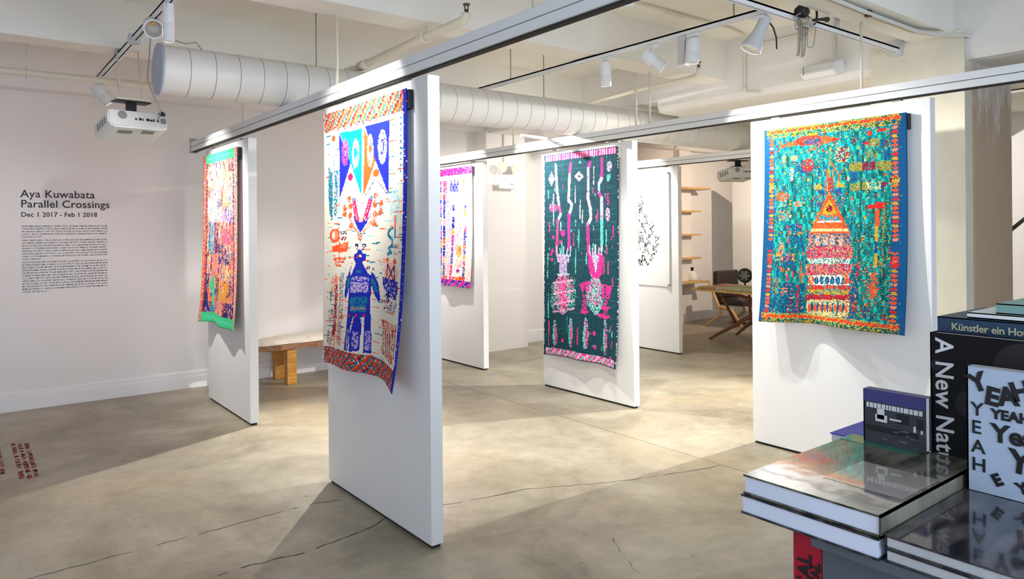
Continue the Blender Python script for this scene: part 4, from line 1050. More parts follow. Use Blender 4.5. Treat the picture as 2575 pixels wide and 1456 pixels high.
tC = track('y', 2.3, 7.0, 6.35, 2.84, 'lighting track of the next bay beyond the girder')
for y in (2.6, 4.5, 6.6): MB().tube([(6.35, y, 2.87), (6.35, y, ZS)], .005, 6).build('drop_rod', CABLE, tC)
tE = track('y', 2.4, 4.4, 8.2, TZ, 'short lighting track past the column')
for y in (2.7, 4.1): MB().tube([(8.2, y, TZ + .03), (8.2, y, ZS)], .005, 6).build('drop_rod', CABLE, tE)
tD = track('y', 3.6, 7.2, 9.4, TZ, 'added far lighting track over the wooden table')  # added to carry the lamps that brighten the far end
for y in (4.4, 6.6): MB().tube([(9.4, y, TZ + .03), (9.4, y, ZS)], .005, 6).build('drop_rod', CABLE, tD)

def lamp(x, y, ztrack, target, label, power, cone=60, blend=.6, col=(1.0, .93, .82), L=.16, r=.045, kind='can', drop=.07, glow=True):
    t = thing('track_spotlight', (x, y, ztrack), label, 'lamp', 'white spotlights on the ceiling tracks')
    MB().box(x - .016, x + .016, y - .045, y + .045, ztrack - .024, ztrack - .001, .003).build('adapter', LAMPW, t)
    piv = Vector((x, y, ztrack - drop)); d = (Vector(target) - piv).normalized()
    MB().tube([(x, y, ztrack - .01), piv], .008, 8).build('stem', LAMPW, t)
    a = piv - d * (L * .45); b = piv + d * (L * .55)
    if kind == 'can':
        MB().tube([a, a + d * .004, a + d * L * .5, a + d * (L * .5 + .003), a + d * (L * .5 + .007), a + d * (L * .5 + .01), b], [r * .93, r, r, r * .96, r * .96, r, r], 24, False).tube([a - d * .001, a], [r * .93, r * .93], 24).build('housing', LAMPW, t)
    elif kind == 'cone':
        MB().tube([a, a + d * .01, a + d * L * .5, a + d * (L * .75), b], [r * .7, r * .8, r * .82, r * 1.15, r * 1.5], 24, False).tube([a - d * .001, a], [r * .7, r * .7], 24).build('housing', LAMPG, t)
        r = r * 1.5
    MB().ring(b, d, r, r * .86, .006).build('rim', LAMPW, t)
    MB().tube([b, b - d * .035], [r * .86, r * .5], 24, False).tube([b - d * .035, b - d * .038], [r * .5, r * .5], 20).build('reflector', INNER, t)
    if glow: MB().tube([b - d * .030, b - d * .034], [r * .42, r * .42], 16).build('bulb', GLOW, t)
    ld = bpy.data.lights.new('spot', 'SPOT'); ld.energy = power; ld.color = col; ld.spot_size = math.radians(cone); ld.spot_blend = blend; ld.shadow_soft_size = .02
    lo = bpy.data.objects.new('spot', ld); COL.objects.link(lo); lo.parent = t; lo.matrix_parent_inverse = Matrix.Translation(-t.location)
    lo.location = b + d * .02; lo.rotation_euler = d.to_track_quat('-Z', 'Y').to_euler()
    return t
WARM = (1.0, .965, .905)
# track at upper left
t = lamp(.955, 4.80, TZ, (.45, 1.6, 1.55), 'white can spotlight turned our way, mouth and amber filter showing', 8, 70, 1, WARM, L=.15, r=.058, drop=.035, glow=False)
bm_ = MB(); dd = (Vector((.45, 1.6, 1.55)) - Vector((.955, 4.80, TZ - .035))).normalized(); pp = Vector((.955, 4.80, TZ - .035)) + dd * (.15 * .55 - .012) + Vector((0, 0, .03))
bm_.tube([pp, pp - dd * .006], .014, 12); bm_.build('amber_filter', AMBER, t)
lamp(.955, 4.40, TZ, (.965, 4.38, 0), 'slim white tube spotlight hanging upright at the top frame edge', 15, 80, 1, WARM, L=.21, r=.032, drop=.09)
lamp(.955, 3.42, TZ, (1.86, 3.75, 2.15), 'added unseen spotlight above the frame, lighting the robot tapestry', 260, 68, 1, WARM, L=.15, r=.05, drop=.09)  # added out of view to light the front panel
lamp(.955, 6.76, TZ, (1.9, 6.62, 1.6), 'white spotlight above the left projector, behind the pipe', 200, 88, 1, WARM, L=.17, r=.055, drop=.13)
lamp(.955, 3.12, TZ, (1.1, 7.87, 1.7), 'added unseen spotlight above the frame, washing the lettered wall', 150, 52, 1, (1, .95, .93), L=.15, r=.05, drop=.09)  # added out of view to brighten the back wall
# track over the middle aisle
lamp(3.875, 3.83, TZ, (4.05, 3.98, 0), 'white can spotlight hanging upright, leftmost on the long track', 170, 110, 1, WARM, L=.17, r=.042, drop=.12)
lamp(3.875, 3.37, TZ, (4.66, 2.62, 1.95), 'white can spotlight tilted sideways, second on the long track', 230, 85, 1, WARM, L=.165, r=.045, drop=.11)
t = lamp(3.875, 3.02, TZ, (3.75, 3.2, .0), 'white spotlight with a box beside it, third on the long track', 60, 70, .8, WARM, L=.15, r=.048, drop=.11)
MB().box(3.85, 3.9, 3.07, 3.13, TZ - .20, TZ - .005, .004).build('driver_box', LAMPG, t); MB().box(3.845, 3.905, 3.065, 3.135, TZ - .208, TZ - .196).build('driver_base', LAMPW, t)
t = lamp(3.875, 2.52, TZ, (3.0, 3.2, .6), 'white flared cone spotlight with black cord by the cable tangle', 25, 80, 1, WARM, L=.22, r=.045, kind='cone', drop=.10)
MB().tube([(3.90, 2.49, TZ - .02), (3.93, 2.46, TZ - .08), (3.945, 2.45, TZ - .14), (3.95, 2.45, TZ - .21)], .005, 6).build('power_cord', DARK, t)
lamp(3.875, 6.78, TZ, (2.05, 5.3, 0), 'white spotlight at the far end of the long track, behind the front panel', 740, 52, 1, WARM)
lamp(3.875, 6.45, TZ, (4.7, 7.15, 1.9), 'white spotlight lighting the purple-banded tapestry', 240, 85, 1, WARM)
lamp(3.875, 6.08, TZ, (4.7, 5.05, 1.95), 'white spotlight lighting the dark teal tapestry', 400, 85, 1, WARM)
lamp(2.2, 2.415, TZ - .026, (2.05, 4.3, .9), 'white spotlight above the frame, lighting the edge of the front panel', 30, 75, .8, WARM)
lamp(2.62, 2.415, TZ - .026, (4.0, 5.0, .4), 'white spotlight above the frame, lighting the middle aisle', 110, 75, .8, WARM)
# next bays
lamp(8.2, 3.0, TZ, (3.6, 3.9, 0), 'white spotlight past the column, shining back across the floor', 1350, 80, .7, WARM)
lamp(6.35, 6.3, 2.84, (7.19, 6.5, 1.9), 'white spotlight lighting the ink drawing', 230, 85, 1, WARM)
lamp(6.35, 5.6, 2.84, (6.2, 7.8, 1.3), 'white spotlight washing the back wall pier', 110, 100, .8, WARM)
lamp(9.4, 5.2, TZ, (10.2, 7.8, 1.2), 'added warm far spotlight aimed at the shelves', 200, 100, .8, (1, .82, .64))  # added to brighten the wall around the shelves
lamp(9.4, 4.2, TZ, (12.4, 3.9, 1.4), 'added far spotlight aimed at the end wall', 260, 110, .8, (1, .95, .9))  # added because the end wall needs light

# ------------------------------------------------------------------ cable tangle at the track junction
t = thing('cable_tangle', (4.13, 2.42, 2.90), 'tangle of grey cables and black plugs at the track junction', 'cable')
rnd = random.Random(2)
bx = Vector((4.10, 2.365, 2.86))
MB().tube([bx + Vector((-.05, 0, .045)), bx + Vector((-.01, .0, .065)), bx + Vector((.03, 0, .05))], [.03, .042, .03], 10).build('black_coil', DARK, t)
MB().box(bx.x - .02, bx.x + .10, 2.35, 2.395, TZ - .062, TZ - .02, .004).build('junction_block', CABLE, t)
MB().tube([bx + Vector((.10, -.02, .02)), bx + Vector((.19, -.03, .035)), bx + Vector((.23, -.03, .04))], [.006, .010, .018], 10).build('plug', DARK, t)
MB().tube([bx + Vector((.14, -.01, .10)), bx + Vector((.145, -.01, .05)), bx + Vector((.12, -.01, .0)), bx + Vector((.06, 0, -.03)), bx + Vector((0, 0, -.02))], .007, 6).build('black_cable', DARK, t)
def hang(x0, x1, drop):
    P = []
    for k in range(13):
        s = k / 12; P.append((x0 + (x1 - x0) * s, 2.365 + .02 * math.sin(s * 3.1), TZ - .045 - drop * (1 - abs(2 * s - 1) ** 6)))
    return P
for x0, x1, dr, r in ((4.055, 4.08, .20, .005), (4.10, 4.135, .20, .005), (4.06, 4.12, .10, .004), (4.15, 4.25, .13, .003), (4.08, 4.17, .07, .004), (4.02, 4.10, .04, .004)): MB().tube(hang(x0, x1, dr), r, 6).build('cable_loop', CABLE, t)
for k in range(7):
    P = []; cx, cz = 4.12 + rnd.uniform(-.05, .06), 2.85 + rnd.uniform(-.015, .03); rr = rnd.uniform(.025, .05)
    for i in range(13): a = i / 12 * 5.6 + k; P.append((cx + rr * math.cos(a), 2.365 + .02 * math.sin(a * 2 + k), cz + rr * .7 * math.sin(a)))
    MB().tube(P, .0035, 5).build('cable_loop', CABLE if k % 2 else PIPEW, t)

# ------------------------------------------------------------------ projectors
def projector(c, ang, s, label, ztop, tilt=0.0):
    t = thing('projector', c, label, 'projector', 'white ceiling projectors')
    R = Matrix.Rotation(ang, 4, 'Z'); T = Matrix.Translation(c)
    TI = Matrix.Rotation(tilt, 4, 'X')
    def put(mb, name, m, par=None):
        bmesh.ops.transform(mb.bm, matrix=T @ R @ (Matrix.Identity(4) if 'mount' in name else TI) @ Matrix.Scale(s, 4), verts=mb.bm.verts)
        o = mb.build(name, m, t)
        if par: o.parent = par; o.matrix_parent_inverse = par.matrix_parent_inverse.copy()
        return o
    b = MB(); b.prism([(-.17, -.035), (-.145, -.055), (.145, -.055), (.17, -.035), (.17, .04), (.155, .055), (-.155, .055), (-.17, .04)], 'y', -.125, .125)
    bmesh.ops.bevel(b.bm, geom=[e for e in b.bm.edges], offset=.008, segments=2, affect='EDGES'); put(b, 'housing', PLASTIC)
    put(MB().box(-.10, -.02, -.08, -.03, -.0575, -.0545), 'vent', GRILLE); put(MB().box(.03, .10, -.10, -.05, -.0575, -.0545), 'vent', GRILLE)
    for k in range(4): put(MB().box(-.173, -.168, -.08 + k * .04, -.06 + k * .04, -.02, .02), 'side_louvre', GRILLE)
    put(MB().tube([(-.09, -.127, .022), (-.09, -.124, .022)], .026, 20), 'infrared_window', GRILLE)
    ports = MB()
    for k, w in enumerate((.012, .02, .008, .022, .022, .01, .014)): ports.box(-.02 + k * .021, -.02 + k * .021 + w * .8, -.127, -.123, -.004, .012 if k % 2 else .008)
    put(ports, 'port_row', DARK)
    put(MB().box(.128, .155, -.14, -.12, -.012, .018, .003), 'socket', GRILLE); put(MB().tube([(.12, -.14, .04), (.135, -.145, .05), (.15, -.13, .045)], .012, 8), 'plug', DARK)
    put(MB().tube([(0, .124, 0), (0, .14, 0)], [.04, .036], 20), 'lens_ring', GRILLE)
    h = (ztop - c[2]) / s
    mnt = MB(); mnt.box(-.07, .07, -.01, .01, .055, .066); mnt.box(-.01, .01, -.07, .07, .055, .066); mnt.tube([(0, 0, .06), (0, 0, .075), (0, 0, .09), (0, 0, .1)], [.055, .055, .038, .02], 14); mnt.box(-.028, .028, -.012, .012, .09, h - .006)
    for sx in (-.07, .07): mnt.box(sx - .006, sx + .006, -.014, .014, .045, .085)
    put(mnt, 'ceiling_mount', DARK)
    put(MB().box(-.10, .10, -.05, .05, h - .008, h, .001), 'mount_plate', DARK)
    return t
PX, PY, PZ = 1.02, 5.80, 2.345
t = projector((.985, 5.70, 2.352), math.radians(10), 1.16, 'white projector hanging from a black mount at upper left', 2.535, math.radians(-16))
hb = MB(); hb.box(.88, 1.10, 5.62, 5.80, 2.535, 2.55); hb.tube([(.92, 5.71, 2.55), (.92, 5.85, 2.93)], .006, 6).tube([(1.06, 5.71, 2.55), (1.06, 5.85, 2.93)], .006, 6); hb.build('ceiling_bracket', PIPEW, t)
MB().tube([(1.13, 5.55, 2.40), (1.14, 5.50, 2.46), (1.06, 5.35, 2.54), (1.0, 5.22, 2.62), (.995, 5.12, 2.78), (.995, 5.08, 2.86), (.99, 5.08, 2.92)], .004, 6).build('power_cable', CABLE, t)
t = projector((7.95, 5.50, 2.28), math.radians(-20), 1.25, 'white projector beyond the turquoise tapestry panel, partly hidden', 2.46, math.radians(-8))
hb = MB(); hb.box(7.93, 7.97, 5.48, 5.52, 2.46, ZS); hb.build('ceiling_bracket', PIPEW, t)

# ------------------------------------------------------------------ wall speaker on the girder
t = thing('wall_speaker', (5.45, 2.95, 2.84), 'white wedge-shaped loudspeaker mounted on the girder', 'speaker')
q = MB(); q.prism([(5.42, 2.90), (5.30, 2.86), (5.27, 2.80), (5.33, 2.765), (5.44, 2.78), (5.46, 2.84)], 'y', 2.80, 3.08)
bmesh.ops.bevel(q.bm, geom=[e for e in q.bm.edges], offset=.008, segments=2, affect='EDGES'); q.build('cabinet', LAMPW, t)
q = MB(); q.prism([(5.297, 2.857), (5.266, 2.80), (5.262, 2.802), (5.293, 2.86)], 'y', 2.81, 3.03); q.build('front_grille', PLASTIC, t)
MB().box(5.44, 5.5, 2.9, 2.98, 2.80, 2.88, .003).build('bracket', LAMPG, t)
MB().box(5.262, 5.27, 3.035, 3.04, 2.79, 2.85).build('seam', GRILLE, t)

# ------------------------------------------------------------------ emergency light on the pier
t = thing('emergency_light', (5.75, 7.56, 2.22), 'white emergency light box with two round lamps on the back pier', 'emergency light')
MB().box(5.60, 5.89, 7.50, 7.60, 2.135, 2.325, .008).build('battery_box', PLASTIC, t)
MB().box(5.79, 5.84, 7.497, 7.502, 2.19, 2.205).build('indicator', GRILLE, t)
for x in (5.64, 5.86):
    h = MB(); h.tube([(x, 7.53, 2.42), (x, 7.50, 2.415), (x, 7.46, 2.405)], [.03, .055, .068], 20); o = h.build('lamp_head', LAMPW, t)
    MB().tube([(x, 7.461, 2.405), (x, 7.456, 2.404)], [.058, .058], 20).build('lens', PIPEW, o)
    MB().tube([(x, 7.55, 2.32), (x, 7.54, 2.40)], .012, 8).build('stalk', PIPEW, t)
MB().tube([(5.75, 7.585, 2.32), (5.75, 7.585, 2.90)], .011, 8).build('conduit', PIPEW, t)

# ------------------------------------------------------------------ bench
t = thing('bench', (3.2, 7.55, 0), 'low wooden bench with cream fleece on a thick slab', 'bench')
rnd = random.Random(8); pts = []
q = MB()
n = 26; top = []; 
front = [(2.20 + k * 2.0 / n, 7.28 + .018 * math.sin(k * .9) + rnd.uniform(-.006, .006)) for k in range(n + 1)]; back = [(4.20 - k * 2.0 / n, 7.80 + .012 * math.sin(k * 1.3)) for k in range(n + 1)]
q.prism(front + back, 'z', .375, .43); q.build('seat_slab', SLABW, t)
for x in (2.70, 3.75):
    for y in (7.32, 7.68): MB().box(x, x + .10, y, y + .09, 0, .377, .004).build('leg', ORANGEW, t)
q = MB(); gx, gy = 40, 14; V = []
for i in range(gx + 1):
    row = []
    for j in range(gy + 1):
        a, b = i / gx, j / gy; e = min(min(a, 1 - a) * 8, min(b, 1 - b) * 3.5, 1); z = .432 + .05 * (1 - (1 - e) ** 2) + .006 * math.sin(i * 1.7) * math.sin(j * 1.3) * e
        row.append(q.bm.verts.new((2.25 + a * 1.9 + .01 * math.sin(j * 1.1), 7.30 + b * .48 + .012 * math.sin(i * .8), z)))
    V.append(row)
for i in range(gx):
    for j in range(gy):
        f = q.bm.faces.new((V[i][j], V[i + 1][j], V[i + 1][j + 1], V[i][j + 1])); f.smooth = True
o = q.build('fleece_cover', FLEECE, t)

# ------------------------------------------------------------------ vinyl lettering
t = thing('wall_lettering', (.455, 7.868, 1.5), 'black vinyl exhibition title and text on the left wall', 'lettering')
XD, YD = (1, 0, 0), (0, 0, 1)
text_obj('title_line', 'Aya Kuwabata', .098, TXT, (.452, 7.8685, 1.932), XD, YD, t, 1.04, bold=.0008)
text_obj('title_line', 'Parallel Crossings', .098, TXT, (.452, 7.8685, 1.840), XD, YD, t, 1.02, bold=.0008)
text_obj('date_line', 'Dec 1 2017 - Feb 1 2018', .060, TXT, (.454, 7.8685, 1.755), XD, YD, t, 1.0, bold=.0008)
rnd = random.Random(4)
def body_lines(z0, n, last):
    q = MB(); pitch = .0245
    for k in range(n):
        z = z0 - k * pitch; x = .462; xe = .462 + (.68 if k < n - 1 else last)
        while x < xe:
            L = rnd.randint(2, 9)
            for i in range(L):
                if x > xe: break
                w = rnd.uniform(.0045, .0085); h = .0105 if rnd.random() < .75 else .0155
                st = rnd.choice('ilno')
                if st in 'il': q.box(x, x + .0022, 7.8665, 7.8695, z, z + h)
                elif st == 'n': q.box(x, x + .002, 7.8665, 7.8695, z, z + .0105); q.box(x + w - .002, x + w, 7.8665, 7.8695, z, z + .0105); q.box(x, x + w, 7.8665, 7.8695, z + .0085, z + .0105)
                else: q.box(x, x + w, 7.8665, 7.8695, z, z + .002); q.box(x, x + w, 7.8665, 7.8695, z + .0085, z + .0105); q.box(x, x + .002, 7.8665, 7.8695, z, z + .0105)
                x += w + .0022
            x += .006
    return tag(q.build('text_paragraph', TXT, t), kind='stuff')
body_lines(1.663, 5, .16); body_lines(1.533, 8, .14); body_lines(1.333, 12, .18)
t = thing('floor_lettering', (.33, 6.1, .001), 'red vinyl lettering in rows on the floor at left', 'lettering')
rnd = random.Random(6)
for x0, ya, yb in ((.415, 6.60, 5.66), (.375, 6.62, 5.66), (.335, 6.65, 5.67), (.24, 6.5, 5.8)):
    q = MB(); y = ya; x0_ = x0
    while y > yb:
        if rnd.random() < .15: y -= .04; continue
        w = .028
        for k in range(3):
            if rnd.random() < .75: q.box(x0_ - .028 + rnd.choice((0, .012, .024)), x0_ - .028 + rnd.choice((.004, .016, .028)) + .002, y - w, y - w * rnd.uniform(0, .5), .0004, .0012)
            if rnd.random() < .6: a = rnd.choice((0, w - .005)); q.box(x0_ - .028, x0_, y - a - .005, y - a, .0004, .0012)
        y -= .038
    tag(q.build('text_row', REDV, t), kind='stuff')

# ------------------------------------------------------------------ wall shelves
for i, (z, xe, kind) in enumerate(((2.255, 10.10, 'topmost'), (1.875, 9.96, 'second from the top'), (1.48, 9.96, 'third from the top'), (1.087, 9.96, 'fourth from the top'), (.69, 10.06, 'lowest'))):
    o = thing('wall_shelf', (9.0, 7.7, z), 'small oak wall shelf, %s of five' % kind, 'shelf', 'oak wall shelves')
    MB().box(8.6, xe, 7.62 if i % 4 else 7.52, 7.87, z - .016, z + .016, .003).build('board', OAK, o)
    MB().box(9.1, 9.12, 7.66, 7.87, z - .07, z - .015).build('bracket', STEEL, o)
b = thing('ceramic_bottle', (9.86, 7.72, .706), 'cream ceramic bottle with dark neck on the lowest shelf', 'bottle')
MB().tube([(9.84, 7.72, .706), (9.84, 7.72, .72), (9.84, 7.72, .80), (9.84, 7.72, .85), (9.84, 7.72, .87)], [.075, .085, .08, .05, .03], 20).build('body', PAPER, b)
MB().tube([(9.84, 7.72, .868), (9.84, 7.72, .92), (9.84, 7.72, .93)], [.022, .02, .03], 14).build('neck', DARK, b)

# ------------------------------------------------------------------ table with splayed legs
t = thing('wooden_table', (8.9, 6.0, 0), 'wooden table with crossing splayed walnut legs behind the panels', 'table')
out = [(8.20, 4.75), (8.17, 5.4), (8.18, 6.0), (8.20, 6.42), (8.27, 6.52), (8.40, 6.53), (8.9, 6.48), (9.25, 6.42), (9.36, 6.3), (9.36, 4.9), (9.25, 4.72), (8.3, 4.68)]
MB().prism(out, 'z', .715, .742).build('tabletop', OAK, t)
H = (8.85, 5.62, .52)
for foot, k2 in (((8.53, 6.40, 0), (8.42, 6.15, .715)), ((9.14, 6.38, 0), (9.2, 6.2, .715)), ((8.5, 4.9, 0), (8.45, 5.1, .715)), ((9.2, 4.9, 0), (9.2, 5.1, .715))):
    m = Vector(foot).lerp(Vector(H), .45)
    q = MB(); q.tube([foot, m, H], [.016, .030, .024], 8); q.build('leg', WALNUT, t)
    MB().tube([m, k2], [.022, .018], 8).build('brace', WALNUT, t)
MB().tube([H, (8.55, 6.2, .715)], [.028, .02], 8).build('brace', WALNUT, t); MB().tube([H, (9.1, 5.1, .715)], [.026, .02], 8).build('brace', WALNUT, t)
MB().tube([H, (9.0, 6.1, .715)], [.028, .02], 8).build('brace', WALNUT, t)
MB().tube([(8.85, 5.3, .52), (8.85, 5.9, .52)], .03, 8).build('stretcher', WALNUT, t)
def flatbook(x0, x1, y0, y1, z0, z1, m, label, name='book', cat='book', group=None, pages=PAPER, spine='x0', ct=.0025):
    b = thing(name, ((x0 + x1) / 2, (y0 + y1) / 2, z0), label, cat, group)
    MB().box(x0 + .003, x1 - .003, y0 + .003, y1 - .003, z0 + ct, z1 - ct).build('pages', pages, b)
    q = MB(); q.box(x0, x1, y0, y1, z0, z0 + ct); q.box(x0, x1, y0, y1, z1 - ct, z1)
    if spine == 'x0': q.box(x0, x0 + ct, y0, y1, z0, z1)
    elif spine == 'y0': q.box(x0, x1, y0, y0 + ct, z0, z1)
    elif spine == 'y1': q.box(x0, x1, y1 - ct, y1, z0, z1)
    else: q.box(x1 - ct, x1, y0, y1, z0, z1)
    q.build('cover', m, b)
    return b
flatbook(8.25, 8.50, 6.08, 6.38, .743, .772, mat('tan_cover', (206, 168, 118), .6), 'tan book lying at the left end of the wooden table')
flatbook(8.62, 8.90, 6.1, 6.38, .743, .775, mat('ochre_cover', (196, 140, 92), .6), 'ochre book lying in the middle of the wooden table')
flatbook(8.21, 8.50, 5.36, 5.62, .743, .805, mat('sage_cover', (172, 172, 128), .6), 'sage green book on the wooden table, nearest us')
flatbook(8.21, 8.50, 5.64, 5.90, .743, .805, mat('sage_cover_pale', (178, 176, 134), .6), 'second sage green book on the wooden table')
f = thing('desk_gadget', (8.75, 5.96, .743), 'small black desk fan with a green hub on the table', 'gadget')  # modelled like a fan, stands for an unidentified black gadget
MB().tube([(8.76, 5.96, .743), (8.76, 5.96, .752), (8.76, 5.96, .757)], [.06, .055, .02], 20).build('base', BLACKPL, f)
MB().tube([(8.76, 5.96, .75), (8.76, 5.96, .84)], .014, 8).build('stand', BLACKPL, f)
q = MB(); q.tube([(8.73, 5.95, .92), (8.76, 5.96, .92), (8.80, 5.98, .92), (8.83, 5.99, .92)], [.085, .105, .10, .05], 22); q.build('cage', BLACKPL, f)
for k in range(6):
    a = k * math.pi / 3; MB().tube([(8.722, 5.945, .92), (8.722 - .012 * math.cos(a), 5.945 + .07 * math.cos(a), .92 + .07 * math.sin(a))], [.012, .02], 6).build('blade', GRILLE, f)
MB().tube([(8.715, 5.94, .92), (8.725, 5.945, .92)], .028, 14).build('hub', mat('green_hub', (110, 150, 30), .5), f)

# ------------------------------------------------------------------ lounge chair by the wall
t = thing('lounge_chair', (9.9, 6.9, 0), 'dark leather chair with angled wooden legs by the back wall', 'chair')
MB().box(9.62, 10.24, 7.08, 7.15, .45, .90, .03).build('backrest', LEATHER, t)
MB().box(9.64, 10.22, 6.62, 7.10, .36, .46, .03).build('seat', LEATHER, t)
for x in (9.60, 10.24):
    MB().tube([(x, 7.20, .72), (x, 7.03, .36), (x, 6.98, .22), (x, 7.24, .02), (x, 7.26, 0)], [.018, .028, .028, .022, .02], 8).build('rear_leg', OAK, t)
    MB().tube([(x, 7.03, .33), (x, 6.78, .3), (x, 6.55, .0)], [.024, .026, .02], 8).build('front_leg', OAK, t)
# stair handrail far right
t = thing('stair_handrail', (9.5, 2.4, 0), 'dark handrail seen past the column at the right edge', 'handrail')
MB().tube([(8.6, 2.95, 1.30), (10.2, 2.85, 1.85)], .022, 10).build('rail', DARK, t)
for x, z in ((8.7, 1.33), (10.1, 1.82)): MB().tube([(x, 2.945 - (x - 8.6) * .0625, 0), (x, 2.945 - (x - 8.6) * .0625, z)], .015, 8).build('post', DARK, t)

# ------------------------------------------------------------------ foreground counter and books
CZ = 1.02
COUNTER = mat('counter_grey', (92, 96, 104), .6)
t = thing('counter', (1.9, .1, 0), 'grey counter under the stacked books at lower right', 'counter')
MB().box(1.30, 2.35, -.75, .72, .06, CZ - .02).build('body', COUNTER, t); MB().box(1.262, 2.37, -.77, .722, CZ - .02, CZ, .002).build('top', COUNTER, t); MB().box(1.34, 2.3, -.7, .69, 0, .06).build('plinth', DARK, t)
def shrink(name, rgb, rgb2, sc, seed):
    m = mat(name, rgb, .12, coat=.55, spec=.3); nt = m.node_tree; b = nt.nodes['Principled BSDF']; N, L = nt.nodes, nt.links
    tc = N.new('ShaderNodeTexCoord'); mp = N.new('ShaderNodeMapping'); mp.inputs['Location'].default_value = (seed, seed * 2, 0); mp.inputs['Scale'].default_value = (sc, sc * 4, 1)
    n = N.new('ShaderNodeTexNoise'); n.inputs['Scale'].default_value = 3; n.inputs['Detail'].default_value = 10
    r = N.new('ShaderNodeValToRGB'); r.color_ramp.elements[0].color = lin(rgb); r.color_ramp.elements[1].color = lin(rgb2); r.color_ramp.elements[0].position = .38; r.color_ramp.elements[1].position = .66
    L.new(tc.outputs['Object'], mp.inputs[0]); L.new(mp.outputs[0], n.inputs['Vector']); L.new(n.outputs[0], r.inputs[0]); L.new(r.outputs[0], b.inputs['Base Color'])
    n2 = N.new('ShaderNodeTexNoise'); n2.inputs['Scale'].default_value = 9; bp = N.new('ShaderNodeBump'); bp.inputs['Strength'].default_value = .06; bp.inputs['Distance'].default_value = .01
    L.new(tc.outputs['Object'], n2.inputs['Vector']); L.new(n2.outputs[0], bp.inputs['Height']); L.new(bp.outputs[0], b.inputs['Coat Normal'])
    b.inputs['Coat Roughness'].default_value = .04
    return m
COVA = shrink('grass_photo_cover', (52, 50, 42), (122, 118, 102), 2.2, 1)
COVB = shrink('dark_photo_cover', (34, 34, 42), (96, 88, 88), 2.5, 4)
PAGEB = mat('wrapped_pages', (226, 232, 250), .35, noise=.06, nscale=5, coat=.6)
PAGES = mat('striped_pages', (196, 198, 200), .4, noise=.1, nscale=40, coat=.5)
bA = flatbook(1.255, 1.70, .588, .862, 1.061, 1.10, COVA, 'shrink-wrapped grass photo book, top of the big stack', group=None, pages=PAGEB, spine='y0', ct=.004)
flatbook(1.252, 1.695, .592, .866, CZ + .001, 1.060, COVB, 'shrink-wrapped book at the bottom of the big stack', pages=PAGEB, spine='x1', ct=.004)
MB().box(1.64, 1.699, .70, .862, 1.1002, 1.1008).build('green_print', mat('green_print', (40, 120, 96), .2, coat=1), bA)
MB().box(1.36, 1.52, .60, .75, 1.1002, 1.1006).build('sand_print', mat('sand_print', (158, 150, 138), .2, coat=1), bA)
flatbook(1.256, 1.665, .27, .583, 1.046, 1.07, COVB, 'shrink-wrapped dark book, top of the front stack', pages=PAGES, spine='x1', ct=.004)
flatbook(1.260, 1.668, .272, .585, CZ + .001, 1.0455, COVB, 'shrink-wrapped dark book, bottom of the front stack', pages=PAGES, spine='x1', ct=.004)
flatbook(1.72, 1.98, .706, .93, CZ + .001, 1.085, mat('bright_blue_cover', (40, 60, 210), .4), 'bright blue book lying behind the small standing book', spine='x1')
def standbook(x0, x1, y0, y1, z0, z1, m, label, pages=PAPER, spine='y1'):
    b = thing('book', ((x0 + x1) / 2, (y0 + y1) / 2, z0), label, 'book'); c_ = .003
    MB().box(x0 + c_, x1 - c_, y0 + .004, y1 - .004, z0 + .002, z1 - .003).build('pages', pages, b)
    q = MB(); q.box(x0, x0 + c_, y0, y1, z0, z1); q.box(x1 - c_, x1, y0, y1, z0, z1)
    if spine == 'y1': q.box(x0, x1, y1 - c_, y1, z0, z1)
    q.build('cover', m, b); return b
# small photo book: street picture on the cover under a violet band
GREYC = mat('photo_cover_grey', (62, 60, 66), .35, noise=.35, nscale=30)
b = standbook(1.668, 1.698, .684, .820, 1.1012, 1.222, GREYC, 'small standing book with violet band and street photograph')
VIO = mat('violet_band', (66, 60, 126), .35); WHT = mat('print_white', (226, 226, 228), .5); BLK = mat('print_black', (24, 22, 26), .45); GRY = mat('print_grey', (120, 116, 120), .5)
MB().box(1.6670, 1.6682, .6842, .8198, 1.195, 1.2218).build('violet_band', VIO, b); MB().box(1.669, 1.697, .6842, .8198, 1.2212, 1.2224).build('top_print', VIO, b)
q = MB(); rnd = random.Random(3)
y = .812
while y > .695:
    w = rnd.uniform(.004, .010); q.box(1.6662, 1.6675, y - w, y, 1.1815, 1.1925)
    y -= w + .002
q.build('cover_lettering', WHT, b)
q = MB(); q.box(1.6662, 1.6675, .772, .788, 1.158, 1.182); q.box(1.6662, 1.6675, .766, .792, 1.152, 1.168); q.box(1.6662, 1.6675, .704, .709, 1.143, 1.156); q.box(1.6662, 1.6675, .69, .694, 1.142, 1.150); q.box(1.6662, 1.6675, .735, .76, 1.16, 1.164); q.build('cover_figures', WHT, b)
q = MB(); q.box(1.6664, 1.6676, .7, .815, 1.1005 + .028, 1.141); q.box(1.6664, 1.6676, .72, .745, 1.155, 1.176); q.box(1.6664, 1.6676, .69, .702, 1.15, 1.172); q.build('cover_dark_print', BLK, b)  # black patches of the printed street picture
q = MB()
for k in range(9): yy = .81 - rnd.random() * .11; zz = 1.112 + rnd.random() * .03; q.box(1.6660, 1.6673, yy - .012, yy, zz, zz + .0018)
q.build('cover_dashes', GRY, b)
